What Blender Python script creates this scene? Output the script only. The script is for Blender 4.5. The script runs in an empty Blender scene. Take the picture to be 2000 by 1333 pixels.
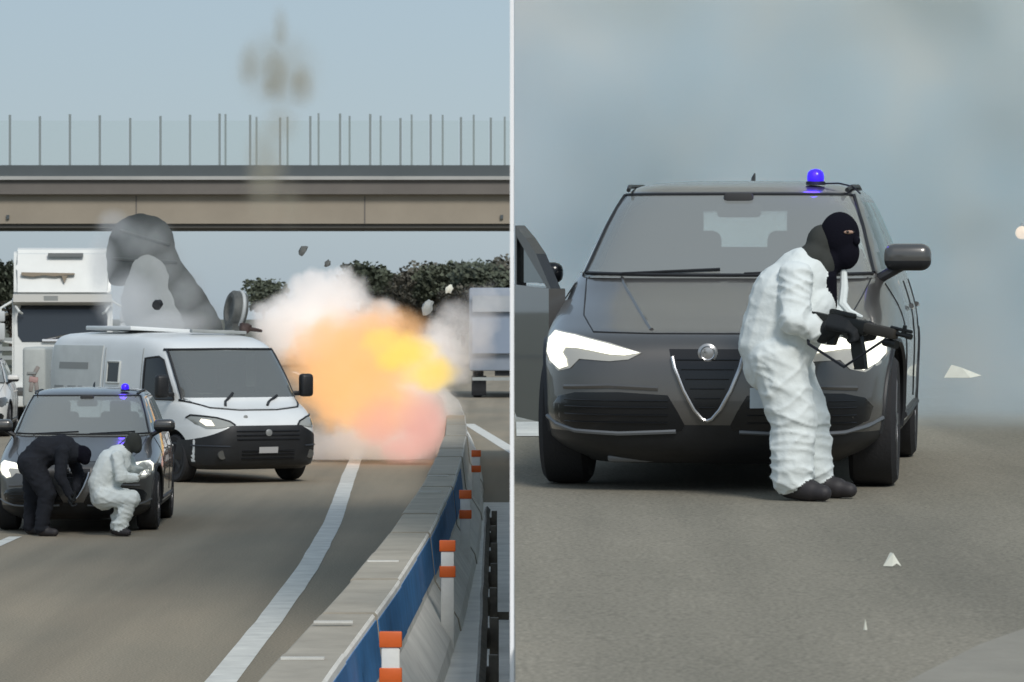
import bpy, bmesh, math, random
import numpy as np
from mathutils import Vector, Matrix, noise
from mathutils.geometry import delaunay_2d_cdt
random.seed(7)
R = math.radians
scene = bpy.context.scene
COL = scene.collection

# ------------------------------------------------------------------ camera, world, sun, exposure
F, YH, CZ = 8000.0, 620.0, 2.53          # focal length in photo pixels, horizon row, eye height
cam_d = bpy.data.cameras.new('camera'); cam = bpy.data.objects.new('camera', cam_d); COL.objects.link(cam)
cam.location = (0, 0, CZ); cam.rotation_euler = (R(90), 0, 0)
cam_d.sensor_width = 36; cam_d.lens = 36 * F / 2000
cam_d.shift_y = -(666.5 - YH) / 2000
cam_d.dof.use_dof = True; cam_d.dof.focus_distance = 30; cam_d.dof.aperture_fstop = 13
cam_d.clip_start = 0.1; cam_d.clip_end = 6000
scene.camera = cam
SUN_EL, SUN_ROT = 42, 202
w = bpy.data.worlds.new('World'); scene.world = w; w.use_nodes = True
nt = w.node_tree; nt.nodes.clear()
sky = nt.nodes.new('ShaderNodeTexSky'); sky.sky_type = 'NISHITA'; sky.sun_disc = False
sky.sun_elevation = R(SUN_EL); sky.sun_rotation = R(SUN_ROT); sky.air_density = 1.0; sky.dust_density = 1.0; sky.ozone_density = 2.0
mixc = nt.nodes.new('ShaderNodeMix'); mixc.data_type = 'RGBA'; mixc.inputs[0].default_value = 0.72
mixc.inputs[7].default_value = (3.75, 4.75, 5.7, 1)    # thin even cloud veil, in the sky's own units
bg = nt.nodes.new('ShaderNodeBackground'); bg.inputs['Strength'].default_value = 0.1
out = nt.nodes.new('ShaderNodeOutputWorld')
nt.links.new(sky.outputs[0], mixc.inputs[6]); nt.links.new(mixc.outputs[2], bg.inputs['Color']); nt.links.new(bg.outputs[0], out.inputs[0])
sd = bpy.data.lights.new('sun', 'SUN'); sd.energy = 2.3; sd.angle = R(18); sd.color = (1, .96, .9)
so = bpy.data.objects.new('sun', sd); COL.objects.link(so)
# light comes from behind the camera, high, a little to the right
so.rotation_euler = (R(90 - SUN_EL), 0, R(22))
scene.view_settings.view_transform = 'Standard'; scene.view_settings.look = 'None'
scene.view_settings.exposure = 0.05; scene.view_settings.gamma = 1; scene.view_settings.use_curve_mapping = False
scene.render.engine = 'CYCLES'
cy = scene.cycles
cy.use_denoising = True
cy.max_bounces = 16; cy.volume_bounces = 14; cy.transparent_max_bounces = 12
cy.volume_step_rate = 1.0; cy.volume_max_steps = 128
cy.sample_clamp_indirect = 4

# ------------------------------------------------------------------ helpers
def P(px, py, Y): return Vector(((px - 1000) / F * Y, Y, CZ + (YH - py) / F * Y))
def G(px, py):
    Y = F * CZ / (py - YH); return Vector(((px - 1000) / F * Y, Y, 0))
def tag(o, label=None, cat=None, group=None, kind=None):
    if label: o['label'] = label
    if cat: o['category'] = cat
    if group: o['group'] = group
    if kind: o['kind'] = kind
    return o
def empty(name, loc=(0, 0, 0), rot=(0, 0, 0)):
    o = bpy.data.objects.new(name, None); COL.objects.link(o); o.location = loc; o.rotation_euler = rot; o.empty_display_size = .2; return o
def kids(o): return [c for c in bpy.data.objects if c.parent == o]
def copy_tree(o, parent=None, swap=None):
    c = o.copy(); COL.objects.link(c); c.parent = parent
    for ch in list(o.children): copy_tree(ch, c, swap)
    return c
MATS = {}
def mat(name, col, rough=.6, metal=0., var=0., scale=6., bump=0., bscale=40., spec=.5, coat=0., col2=None, emit=None, es=0.):
    if name in MATS: return MATS[name]
    m = bpy.data.materials.new(name); m.use_nodes = True; n = m.node_tree.nodes; l = m.node_tree.links
    b = n['Principled BSDF']; b.inputs['Base Color'].default_value = (*col, 1); b.inputs['Roughness'].default_value = rough
    b.inputs['Metallic'].default_value = metal; b.inputs['Specular IOR Level'].default_value = spec; b.inputs['Coat Weight'].default_value = coat
    tc = n.new('ShaderNodeTexCoord')
    if var > 0 or col2:
        no = n.new('ShaderNodeTexNoise'); no.inputs['Scale'].default_value = scale; no.inputs['Detail'].default_value = 6; no.inputs['Roughness'].default_value = .62
        l.new(tc.outputs['Object'], no.inputs['Vector'])
        ra = n.new('ShaderNodeValToRGB'); ra.color_ramp.elements[0].position = .3; ra.color_ramp.elements[1].position = .7
        c2 = col2 or tuple(min(1, c * (1 + var)) for c in col); c1 = col if col2 else tuple(c * (1 - var) for c in col)
        ra.color_ramp.elements[0].color = (*c1, 1); ra.color_ramp.elements[1].color = (*c2, 1)
        l.new(no.outputs['Fac'], ra.inputs[0]); l.new(ra.outputs[0], b.inputs['Base Color'])
    if bump > 0:
        nb = n.new('ShaderNodeTexNoise'); nb.inputs['Scale'].default_value = bscale; nb.inputs['Detail'].default_value = 4
        l.new(tc.outputs['Object'], nb.inputs['Vector'])
        bp = n.new('ShaderNodeBump'); bp.inputs['Strength'].default_value = bump; bp.inputs['Distance'].default_value = .01
        l.new(nb.outputs['Fac'], bp.inputs['Height']); l.new(bp.outputs[0], b.inputs['Normal'])
    if emit: b.inputs['Emission Color'].default_value = (*emit, 1); b.inputs['Emission Strength'].default_value = es
    MATS[name] = m; return m
def mesh_obj(name, bm, m, parent=None, smooth=True, norm=True, angle=None):
    me = bpy.data.meshes.new(name)
    if norm: bmesh.ops.recalc_face_normals(bm, faces=bm.faces)
    bm.to_mesh(me); bm.free()
    if smooth:
        me.polygons.foreach_set('use_smooth', [True] * len(me.polygons))
        me.set_sharp_from_angle(angle=R(angle or 40))
    for mm in (m if isinstance(m, (list, tuple)) else [m]): me.materials.append(mm)
    o = bpy.data.objects.new(name, me); COL.objects.link(o)
    if parent: o.parent = parent
    return o
def new(): return bmesh.new()
def box(bm, c, s, rot=None, bev=0., seg=2):
    M = Matrix.Translation(c) @ (rot.to_4x4() if rot else Matrix.Identity(4)) @ Matrix.Diagonal((*s, 1))
    r = bmesh.ops.create_cube(bm, size=1, matrix=M)
    if bev > 0:
        ed = list({e for v in r['verts'] for e in v.link_edges})
        bmesh.ops.bevel(bm, geom=ed, offset=bev, segments=seg, affect='EDGES', profile=.5)
    return bm
def tube(bm, pts, r, n=8, cap=True, closed=False):
    pts = [Vector(p) for p in pts]; rings = []
    rr = r if isinstance(r, (list, tuple)) else [r] * len(pts)
    prev = None
    for i, p in enumerate(pts):
        a = pts[(i - 1) % len(pts)] if (i > 0 or closed) else p; b = pts[(i + 1) % len(pts)] if (i < len(pts) - 1 or closed) else p
        d = (b - a).normalized()
        if prev is None: u = d.orthogonal().normalized()
        else:
            u = prev - d * prev.dot(d)
            u = u.normalized() if u.length > 1e-5 else d.orthogonal().normalized()
        prev = u; v = d.cross(u)
        rings.append([bm.verts.new(p + (u * math.cos(2 * math.pi * k / n) + v * math.sin(2 * math.pi * k / n)) * rr[i]) for k in range(n)])
    m = len(rings)
    for i in range(m if closed else m - 1):
        A, B = rings[i], rings[(i + 1) % m]
        for k in range(n): bm.faces.new((A[k], A[(k + 1) % n], B[(k + 1) % n], B[k]))
    if cap and not closed: bm.faces.new(rings[0][::-1]); bm.faces.new(rings[-1])
    return bm
def lathe(bm, prof, n=32, axis='x', center=(0, 0, 0)):
    """prof: list of (radius, along)"""
    rings = []; c = Vector(center)
    for r, a in prof:
        ring = []
        for k in range(n):
            t = 2 * math.pi * k / n; p, q = r * math.cos(t), r * math.sin(t)
            v = {'x': (a, p, q), 'y': (p, a, q), 'z': (p, q, a)}[axis]
            ring.append(bm.verts.new(c + Vector(v)))
        rings.append(ring)
    for A, B in zip(rings, rings[1:]):
        for k in range(n): bm.faces.new((A[k], A[(k + 1) % n], B[(k + 1) % n], B[k]))
    bm.faces.new(rings[0]); bm.faces.new(rings[-1][::-1])
    return bm
def prism(bm, poly, axis, a, b):
    """extrude a 2-D polygon along an axis from a to b; axis 'x' takes (y,z), 'y' takes (x,z), 'z' takes (x,y)"""
    def V(u, v, t): return {'x': (t, u, v), 'y': (u, t, v), 'z': (u, v, t)}[axis]
    A = [bm.verts.new(V(u, v, a)) for u, v in poly]; B = [bm.verts.new(V(u, v, b)) for u, v in poly]
    n = len(poly)
    bm.faces.new(A); bm.faces.new(B[::-1])
    for i in range(n): bm.faces.new((A[i], A[(i + 1) % n], B[(i + 1) % n], B[i]))
    return bm

# ------------------------------------------------------------------ materials
M_paint = mat('grey_car_paint', (.115, .110, .104), .30, .55, coat=.8, var=.06, scale=2)
M_black = mat('black_plastic', (.012, .013, .015), .5, var=.3, scale=5)
M_gloss = mat('gloss_black', (.006, .007, .009), .2)
M_rubber = mat('tyre_rubber', (.018, .018, .02), .8, bump=.3, bscale=60)
M_rim = mat('dark_alloy', (.14, .14, .15), .35, .8)
M_chrome = mat('chrome', (.55, .55, .56), .22, 1.)
M_white = mat('white_van_paint', (.74, .76, .755), .35, coat=.3, var=.05, scale=1.2)
M_offwhite = mat('worn_white_panel', (.56, .58, .56), .5, var=.08, scale=2.5)
M_grime = mat('grey_print', (.27, .28, .27), .6)
M_truck = mat('white_lorry_paint', (.68, .69, .66), .4, var=.05, scale=1.5, coat=.2)
M_seat = mat('seat_fabric', (.03, .03, .033), .9)
M_cabin = mat('dashboard_plastic', (.035, .035, .036), .8)
M_suit = mat('white_coverall_cloth', (.72, .765, .75), .8, bump=.4, bscale=28, spec=.2)
M_darkcloth = mat('black_cloth', (.018, .02, .026), .9, bump=.3, bscale=40, spec=.2)
M_glove = mat('black_glove', (.012, .014, .016), .75, bump=.2, bscale=60, spec=.3)
M_mask = mat('balaclava_knit', (.007, .007, .012), .95, bump=.3, bscale=120, spec=.1)
M_hood = mat('grey_hood_cloth', (.045, .048, .044), .9, bump=.3, bscale=40, spec=.2)
M_shoe = mat('dark_boot_leather', (.025, .022, .024), .6)
M_skin = mat('skin', (.42, .27, .2), .6)
M_gun = mat('gun_steel', (.016, .018, .018), .45, .5)
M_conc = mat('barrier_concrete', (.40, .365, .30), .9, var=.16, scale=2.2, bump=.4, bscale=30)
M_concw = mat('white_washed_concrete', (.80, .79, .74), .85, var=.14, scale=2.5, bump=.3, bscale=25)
M_blue = mat('blue_paint_stripe', (.05, .20, .46), .6, var=.2, scale=4)
M_orange = mat('orange_reflector', (.72, .13, .02), .5, var=.1, scale=8)
M_bwhite = mat('delineator_white', (.74, .74, .70), .6, var=.1, scale=8)
M_line = mat('white_road_paint', (.62, .62, .58), .8, var=.16, scale=3, bump=.3, bscale=50)
M_rust = mat('weathered_rail_steel', (.10, .09, .072), .7, .3, var=.4, scale=7, bump=.4, bscale=30)
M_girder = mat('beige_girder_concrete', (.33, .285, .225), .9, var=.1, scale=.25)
M_web = mat('weathered_upper_beam', (.165, .15, .135), .9, var=.12, scale=.3)  # darker tone than the lower girder
M_raildark = mat('dark_parapet_rail', (.085, .10, .105), .7, var=.1, scale=.3)
M_edge = mat('pale_deck_edge', (.42, .42, .40), .9, var=.1, scale=.4)
M_post = mat('fence_post_steel', (.26, .30, .30), .6, .2)
M_leaf = mat('foliage_olive', (.085, .098, .066), .8, var=.45, scale=.9)  # leaf colour lifted and dulled to imitate distance haze
M_leaf2 = mat('foliage_brownish', (.105, .098, .075), .8, var=.4, scale=.9)  # distance haze put into this leaf colour too
M_bark = mat('bark', (.06, .045, .033), .9, var=.3, scale=4)
M_paper = mat('white_paper', (.72, .72, .62), .8, var=.06, scale=20)
M_bluegrey = mat('blue_grey_lorry_paint', (.27, .31, .37), .5, var=.08, scale=1)
M_postwhite = mat('white_post_paint', (.86, .86, .86), .5, emit=None)
M_lens = mat('lamp_lens', (.09, .09, .085), .12, spec=.8)
M_lensglow = mat('glowing_lamp_lens', (.3, .3, .28), .15, spec=.7, emit=(1, .97, .85), es=.12)
M_lamp = mat('lit_headlamp', (.9, .9, .8), .3, emit=(1, .97, .78), es=1.3)
M_lamp_dim = mat('warm_headlamp', (.9, .85, .7), .3, emit=(1, .9, .72), es=1.0)
M_beacon = mat('lit_blue_beacon', (.03, .02, .5), .25, emit=(.03, .0, .62), es=1.0)
M_plate = mat('number_plate', (.55, .62, .66), .5, var=.05, scale=20)
M_platew = mat('van_number_plate', (.42, .42, .42), .5)
M_soot = mat('sooty_metal', (.10, .105, .10), .7, var=.3, scale=5)
M_grime2 = mat('dusty_grey_metal', (.33, .35, .34), .6, var=.15, scale=3)
M_red = mat('faded_red_print', (.33, .16, .14), .7)

def glass_mat(name, tint, refl, rough=.05, haze=.25):
    m = bpy.data.materials.new(name); m.use_nodes = True; n = m.node_tree.nodes; l = m.node_tree.links; n.clear()
    o = n.new('ShaderNodeOutputMaterial'); t = n.new('ShaderNodeBsdfTransparent'); t.inputs[0].default_value = (*tint, 1)
    g = n.new('ShaderNodeBsdfGlossy'); g.inputs['Roughness'].default_value = rough; g.inputs[0].default_value = (.9, .95, .95, 1)
    d = n.new('ShaderNodeBsdfDiffuse'); d.inputs[0].default_value = (.46, .48, .46, 1)    # dust film
    m1 = n.new('ShaderNodeMixShader'); m1.inputs[0].default_value = haze
    m2 = n.new('ShaderNodeMixShader'); fr = n.new('ShaderNodeLayerWeight'); fr.inputs[0].default_value = refl
    l.new(t.outputs[0], m1.inputs[1]); l.new(d.outputs[0], m1.inputs[2])
    l.new(fr.outputs['Fresnel'], m2.inputs[0]); l.new(m1.outputs[0], m2.inputs[1]); l.new(g.outputs[0], m2.inputs[2]); l.new(m2.outputs[0], o.inputs[0])
    return m
M_glass = glass_mat('dusty_windscreen_glass', (.82, .87, .84), .42, .05, .46)
M_sideglass = glass_mat('tinted_side_glass', (.12, .13, .13), .45, .04, .06)
M_vanglass = glass_mat('van_windscreen_glass', (.3, .34, .33), .5, .05, .26)

def asphalt(name, base, warm, patch_scale):
    m = bpy.data.materials.new(name); m.use_nodes = True; n = m.node_tree.nodes; l = m.node_tree.links
    b = n['Principled BSDF']; b.inputs['Roughness'].default_value = .9; b.inputs['Specular IOR Level'].default_value = .1
    tc = n.new('ShaderNodeTexCoord')
    mp = n.new('ShaderNodeMapping'); mp.inputs['Scale'].default_value = (1, .22, 1); l.new(tc.outputs['Object'], mp.inputs[0])
    n1 = n.new('ShaderNodeTexNoise'); n1.inputs['Scale'].default_value = patch_scale; n1.inputs['Detail'].default_value = 5; l.new(mp.outputs[0], n1.inputs['Vector'])
    n2 = n.new('ShaderNodeTexNoise'); n2.inputs['Scale'].default_value = 55; n2.inputs['Detail'].default_value = 3; l.new(tc.outputs['Object'], n2.inputs['Vector'])
    r1 = n.new('ShaderNodeValToRGB'); r1.color_ramp.elements[0].position = .32; r1.color_ramp.elements[1].position = .72
    r1.color_ramp.elements[0].color = (*[c * 1.0 for c in base], 1); r1.color_ramp.elements[1].color = (*warm, 1)
    l.new(n1.outputs['Fac'], r1.inputs[0])
    r2 = n.new('ShaderNodeValToRGB'); r2.color_ramp.elements[0].color = (.70, .70, .70, 1); r2.color_ramp.elements[1].color = (1.24, 1.24, 1.24, 1)
    r2.color_ramp.elements[0].position = .3; r2.color_ramp.elements[1].position = .7; l.new(n2.outputs['Fac'], r2.inputs[0])
    # long tyre-worn bands
    mp2 = n.new('ShaderNodeMapping'); mp2.inputs['Scale'].default_value = (1.1, .03, 1); mp2.inputs['Location'].default_value = (1.37, 0, 0); l.new(tc.outputs['Object'], mp2.inputs[0])
    n3 = n.new('ShaderNodeTexNoise'); n3.inputs['Scale'].default_value = 1.6; n3.inputs['Detail'].default_value = 3; l.new(mp2.outputs[0], n3.inputs['Vector'])
    r3 = n.new('ShaderNodeValToRGB'); r3.color_ramp.elements[0].color = (.94, .94, .94, 1); r3.color_ramp.elements[1].color = (1.14, 1.13, 1.12, 1)
    r3.color_ramp.elements[0].position = .35; r3.color_ramp.elements[1].position = .65; l.new(n3.outputs['Fac'], r3.inputs[0])
    mx = n.new('ShaderNodeMix'); mx.data_type = 'RGBA'; mx.blend_type = 'MULTIPLY'; mx.inputs[0].default_value = 1
    mx2 = n.new('ShaderNodeMix'); mx2.data_type = 'RGBA'; mx2.blend_type = 'MULTIPLY'; mx2.inputs[0].default_value = 1
    l.new(r1.outputs[0], mx.inputs[6]); l.new(r2.outputs[0], mx.inputs[7]); l.new(mx.outputs[2], mx2.inputs[6]); l.new(r3.outputs[0], mx2.inputs[7])
    l.new(mx2.outputs[2], b.inputs['Base Color'])
    bp = n.new('ShaderNodeBump'); bp.inputs['Strength'].default_value = .35; bp.inputs['Distance'].default_value = .01; l.new(n2.outputs['Fac'], bp.inputs['Height']); l.new(bp.outputs[0], b.inputs['Normal'])
    return m
M_road = asphalt('motorway_asphalt', (.245, .222, .175), (.305, .262, .200), .8)
M_road2 = asphalt('ramp_asphalt', (.205, .192, .155), (.27, .248, .20), 1.1)
M_earth = mat('verge_grass', (.075, .075, .045), .95, var=.35, scale=.3, bump=.4, bscale=6)

# ------------------------------------------------------------------ setting: ground, roads, markings
def sheet(name, pts, z, m, label=None):
    bm = new(); bm.faces.new([bm.verts.new((x, y, z)) for x, y in pts]); o = mesh_obj(name, bm, m, smooth=False); o['kind'] = 'structure'; return o
sheet('ground', [(-2500, -60), (2500, -60), (2500, 4500), (-2500, 4500)], -.03, M_earth)

BX = [(10, -1.12), (19.4, -1.055), (22.3, -1.0), (26.6, -.915), (32.6, -.835), (41.3, -.78), (48.6, -.78), (60, -.83), (72.8, -1.0), (86.5, -1.32), (110, -2.1), (140, -3.6), (180, -6.5)]
def bx(Y):
    for (a, xa), (b, xb) in zip(BX, BX[1:]):
        if Y <= b: t = (Y - a) / (b - a); return xa + (xb - xa) * t
    return BX[-1][1] - (Y - 180) * .09
def strip(name, off0, off1, Y0, Y1, z, m, step=2.):
    bm = new(); n = int((Y1 - Y0) / step) + 1; prev = None
    for i in range(n + 1):
        Y = Y0 + (Y1 - Y0) * i / n; x = bx(Y)
        a, b = bm.verts.new((x + off0, Y, z)), bm.verts.new((x + off1, Y, z))
        if prev: bm.faces.new((prev[0], prev[1], b, a))
        prev = (a, b)
    o = mesh_obj(name, bm, m, smooth=False); o['kind'] = 'structure'; return o
strip('road', -12.5, .0, 6, 420, 0, M_road)
strip('opposite_road', .0, 11.5, 56, 420, 0, M_road)
strip('concrete_gutter', .0, 1.2, 6, 56, 0, M_concw)
LX = [(20, -2.0), (28.4, -2.02), (33.7, -2.02), (41.3, -2.06), (50.6, -2.21), (65.3, -2.6), (90, -3.2), (130, -5.0), (200, -11)]
def lx(Y):
    for (a, xa), (b, xb) in zip(LX, LX[1:]):
        if Y <= b: t = (Y - a) / (b - a); return xa + (xb - xa) * t
    return LX[-1][1]
def paint(name, fx, wdt, Y0, Y1, step=1.):
    bm = new(); n = max(1, int((Y1 - Y0) / step)); prev = None
    for i in range(n + 1):
        Y = Y0 + (Y1 - Y0) * i / n; x = fx(Y); j = noise.noise((0, Y * 2.1, 3)) * .012; k = noise.noise((5, Y * 2.3, 3)) * .012
        a, b = bm.verts.new((x - wdt / 2 + j, Y, .004)), bm.verts.new((x + wdt / 2 + k, Y, .004))
        if prev: bm.faces.new((prev[0], prev[1], b, a))
        prev = (a, b)
    o = mesh_obj(name, bm, M_line, smooth=False); o['kind'] = 'structure'; return o
paint('edge_line', lx, .22, 20, 190)
paint('lane_line', lambda Y: -5.72, .15, 44.4, 47.2)
paint('lane_line', lambda Y: -5.72 - (Y - 47) * .01, .15, 54.5, 57.5)
# line on the opposite carriageway, curving away
bm = new()
a, b = Vector((-1.02, 97, .004)), Vector((.25, 73, .004)); d = (b - a).normalized(); s = Vector((-d.y, d.x, 0)) * .13
bm.faces.new([bm.verts.new(p) for p in (a - s, b - s, b + s, a + s)])
mesh_obj('opposite_edge_line', bm, M_line, smooth=False)['kind'] = 'structure'


# raised slip road on the right, climbing gently
SL = .0219
def zr(Y): return 1.628 + SL * (Y - 22.2)
bm = new()
x0, x1, ya, yb = .010, 16., 8., 75.
top = [bm.verts.new(p) for p in ((x0, ya, zr(ya)), (x1, ya, zr(ya)), (x1, yb, zr(yb)), (x0, yb, zr(yb)))]
bot = [bm.verts.new((v.co.x + (.12 if v.co.x < 1 else 0), v.co.y, v.co.z - .22)) for v in top]
bm.faces.new(top); bm.faces.new(bot[::-1])
for i in range(4): bm.faces.new((top[i], bot[i], bot[(i + 1) % 4], top[(i + 1) % 4]))
for Yc in range(10, 75, 8):
    for Xc in (3.2, 12.8): box(bm, (Xc, Yc, (zr(Yc) - .22) / 2 - .03), (.7, .7, zr(Yc) - .2))
o = mesh_obj('raised_road', bm, [M_road2, M_concw], smooth=False); o['kind'] = 'structure'
for p in o.data.polygons: p.material_index = 0 if (p.normal.z > .9 and p.area > 50) else 1
# lane stub under the open car door, and worn pale patches
def rpatch(name, pts, m, dz=.004):
    bm = new(); bm.faces.new([bm.verts.new((x, y, zr(y) + dz)) for x, y in pts]); o = mesh_obj(name, bm, m, smooth=False); o['kind'] = 'structure'; return o
rpatch('edge_line', [(.03, 27.2), (.22, 27.2), (.22, 29.2), (.03, 29.2)], M_line)
M_wear = mat('worn_pale_asphalt', (.30, .28, .235), .9, var=.12, scale=3, bump=.3, bscale=40)
rnd = random.Random(3)
def blotch(cx, cy, rx, ry, n=18):
    pts = []
    for k in range(n):
        t = 2 * math.pi * k / n; r = .75 + .45 * rnd.random(); pts.append((cx + rx * r * math.cos(t), cy + ry * r * math.sin(t)))
    return pts
M_wear2 = mat('faint_pale_asphalt', (.28, .26, .215), .9, var=.12, scale=3, bump=.3, bscale=40)
rpatch('worn_patch', [(1.05, 12.0), (1.55, 13.6), (1.95, 14.6), (2.6, 14.9), (2.7, 12.0)], M_wear2)


# white post standing in for the dividing strip between the two halves
bm = new(); box(bm, (0, 13.6, 2.6), (.0133, .03, 5.2))
o = mesh_obj('white_post', bm, mat('bright_white_post', (.93, .93, .93), .6, emit=(1, 1, 1), es=.35), smooth=False)
MATS['bright_white_post'].node_tree.nodes['Principled BSDF'].inputs['Emission Strength'].default_value = 0.
tag(o, 'tall slim white post standing between the motorway and the raised road', 'post')

# ------------------------------------------------------------------ concrete barrier with blue stripe
bar = empty('concrete_barrier', (bx(20), 20, 0))
tag(bar, 'long curving concrete median barrier with a blue stripe on its right face', 'barrier')
def prof_barrier():      # (dx, z) clockwise, right face flares at the foot
    return [(-.34, 0), (-.34, .08), (-.21, .28), (-.155, .79), (-.14, .8), (.155, .8), (.17, .785), (.215, .40), (.40, .10), (.42, 0)]
def block(Y0, Y1, prof, name, m, parent, n=3, inset=0., mats=None):
    bm = new(); rings = []
    for i in range(n + 1):
        Y = Y0 + (Y1 - Y0) * i / n; x = bx(Y)
        rings.append([bm.verts.new((x + dx, Y, z)) for dx, z in prof])
    k = len(prof)
    for A, B in zip(rings, rings[1:]):
        for j in range(k): bm.faces.new((A[j], A[(j + 1) % k], B[(j + 1) % k], B[j]))
    bm.faces.new(rings[0]); bm.faces.new(rings[-1][::-1])
    o = mesh_obj(name, bm, m, None, smooth=False)
    o.parent = parent; o.matrix_parent_inverse = Matrix.Translation(-Vector(parent.location)); return o
Y = 12.
k = 0
while Y < 178:
    L = 3.0 if Y < 60 else 6.0
    dz = .008 * ((k * 7) % 3 - 1)
    pr = [(dx + .006 * ((k * 5) % 3 - 1), z + dz if z > .5 else z) for dx, z in prof_barrier()]
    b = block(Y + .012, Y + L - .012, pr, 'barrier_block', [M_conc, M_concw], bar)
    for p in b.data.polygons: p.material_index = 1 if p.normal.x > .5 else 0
    if Y < 48:
        off = .006 * ((k * 5) % 3 - 1)
        st = block(Y + .012, Y + L - .012, [(.173 + off, .755), (.180 + off, .757), (.214 + off, .455), (.207 + off, .45)], 'blue_stripe', M_blue, bar)
    # pale joint edge on top
    Y += L; k += 1
# little pale caps at some joints
for Yj in (20.6, 23.05, 28.8, 40.3, 44.4):
    bm = new(); box(bm, (bx(Yj) - .02, Yj, .815), (.22, .05, .012)); o = mesh_obj('joint_cap', bm, M_line, None, smooth=False)
    o.parent = bar; o.matrix_parent_inverse = Matrix.Translation(-bar.location)

# orange and white delineators
for i, (Yd, pxd) in enumerate(((22, 763), (31, 874), (40, 909), (52, 930))):
    X = (pxd - 1000) / F * Yd
    d = empty('delineator_post', (X, Yd, 0))
    tag(d, ['nearest orange and white delineator post against the barrier', 'second nearest orange and white delineator post, beside the blue stripe',
            'third delineator post along the barrier, where the blue stripe fades out', 'farthest orange delineator post, past the end of the blue stripe'][i], 'delineator', 'delineator posts along the barrier')
    bm = new(); box(bm, (0, 0, .42), (.10, .045, .84), bev=.008); mesh_obj('post', bm, M_bwhite, d)
    for z in (.80, .605):
        bm = new(); box(bm, (0, -.006, z), (.122, .05, .085), bev=.006); mesh_obj('orange_band', bm, M_orange, d)

# weathered steel guardrail to the right of the barrier
gr = empty('steel_guardrail', (-.19, 19, 0)); tag(gr, 'weathered dark steel guardrail right of the concrete barrier', 'guardrail')
bm = new()
def grx(Y): return -.135 - .0042 * (Y - 19) + noise.noise((Y * .9, 0, 0)) * .008
for i in range(20):
    Y0, Y1 = 18.2 + i, 19.2 + i
    pts = [(-.035, .60), (-.012, .63), (-.035, .66), (-.035, .70), (-.012, .73), (-.035, .76), (-.02, .77), (.012, .735), (-.01, .70), (-.01, .66), (.012, .625), (-.02, .59)]
    A = [bm.verts.new((grx(Y0) + a, Y0, z)) for a, z in pts]; B = [bm.verts.new((grx(Y1) + a, Y1, z)) for a, z in pts]
    for j in range(len(pts)): bm.faces.new((A[j], A[(j + 1) % 12], B[(j + 1) % 12], B[j]))
    if i in (0, 19): bm.faces.new(A if i == 0 else B)
def under(o, p):
    o.parent = p; o.matrix_parent_inverse = Matrix.Translation(-Vector(p.location)); return o
under(mesh_obj('rail_beam', bm, M_rust, None, smooth=False), gr)
for i, Yp in enumerate((19.0, 21.0, 23.6, 26.2, 28.8, 31.4, 34, 36.6)):
    bm = new(); x = grx(Yp); box(bm, (x + .05, Yp, .4), (.05, .06, .8), bev=.004); box(bm, (x + .015, Yp, .68), (.05, .05, .12))
    if i in (1, 3): box(bm, (x + .10, Yp, .62), (.10, .03, .05))
    under(mesh_obj('rail_post', bm, M_rust, None, smooth=False), gr)

# steel guardrail far at the left edge
g2 = empty('steel_guardrail', (-20, 160, 0)); tag(g2, 'distant grey steel guardrail at the left edge below the dark tree', 'guardrail')
bm = new()
for z in (1.55, 1.9, 2.25): box(bm, (-6, 0, z - .6), (14, .12, .16))
under(mesh_obj('rail_beam', bm, M_grime2, g2, smooth=False), g2).matrix_parent_inverse = Matrix.Identity(4)
for x in (-12, -9, -6, -3, 0):
    bm = new(); box(bm, (x, .1, .85), (.14, .12, 1.9)); mesh_obj('rail_post', bm, M_grime2, g2, smooth=False)

# ------------------------------------------------------------------ overpass bridge
BY = 200.; bs = BY / F
def bz(py): return CZ + (YH - py) * bs
br = empty('overpass_bridge', (-45, BY, 0)); tag(br, 'concrete overpass bridge with beige girder and a row of thin fence posts', 'bridge')
def bpart(name, c, s, m):
    bm = new(); box(bm, Vector(c) - br.location, s); return mesh_obj(name, bm, m, br, smooth=False)
XL, XR = -90., 14.
xc, xl = (XL + XR) / 2, XR - XL
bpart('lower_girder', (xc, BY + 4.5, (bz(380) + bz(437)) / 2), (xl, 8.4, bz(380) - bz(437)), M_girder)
bpart('girder_foot', (xc, BY + 4.5, (bz(437) + bz(445)) / 2 - .002), (xl, 8.1, bz(437) - bz(445)), mat('shadowed_flange', (.10, .095, .085), .9))  # dark strip along the bottom edge of the girder
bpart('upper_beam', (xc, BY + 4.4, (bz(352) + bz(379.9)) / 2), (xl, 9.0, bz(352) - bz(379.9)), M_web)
bpart('deck_edge', (xc, BY + 4.4, (bz(345) + bz(351.9)) / 2), (xl, 9.4, bz(345) - bz(351.9)), M_edge)
bpart('parapet_rail', (xc, BY + .1, (bz(323) + bz(344.9)) / 2), (xl, .3, bz(323) - bz(344.9)), M_raildark)
bpart('parapet_rail', (xc, BY + 8.7, (bz(326) + bz(344.9)) / 2), (xl, .3, bz(326) - bz(344.9)), M_raildark)
for x, n in ((-62, 'pier'), (9.5, 'pier')):
    bpart(n, (x, BY + 4.5, bz(445) / 2 - .05), (3, 5, bz(445) - .1), M_girder)
def fpost(px, ytop, ybot, Y, m, wpx):
    s = Y / F; z0, z1 = CZ + (YH - ybot) * s, CZ + (YH - ytop) * s; X = (px - 1000) * s
    bm = new(); box(bm, Vector((X, Y, (z0 + z1) / 2)) - br.location, (wpx * s, .07, z1 - z0)); return mesh_obj('fence_post', bm, m, br, smooth=False)
rr = random.Random(2)
for k in range(-3, 18):
    px = 19 + 58.7 * k + rr.uniform(-1, 1); fpost(px, 226 + rr.uniform(-4, 5), 324, BY + .02, M_post, 4.6)
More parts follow.
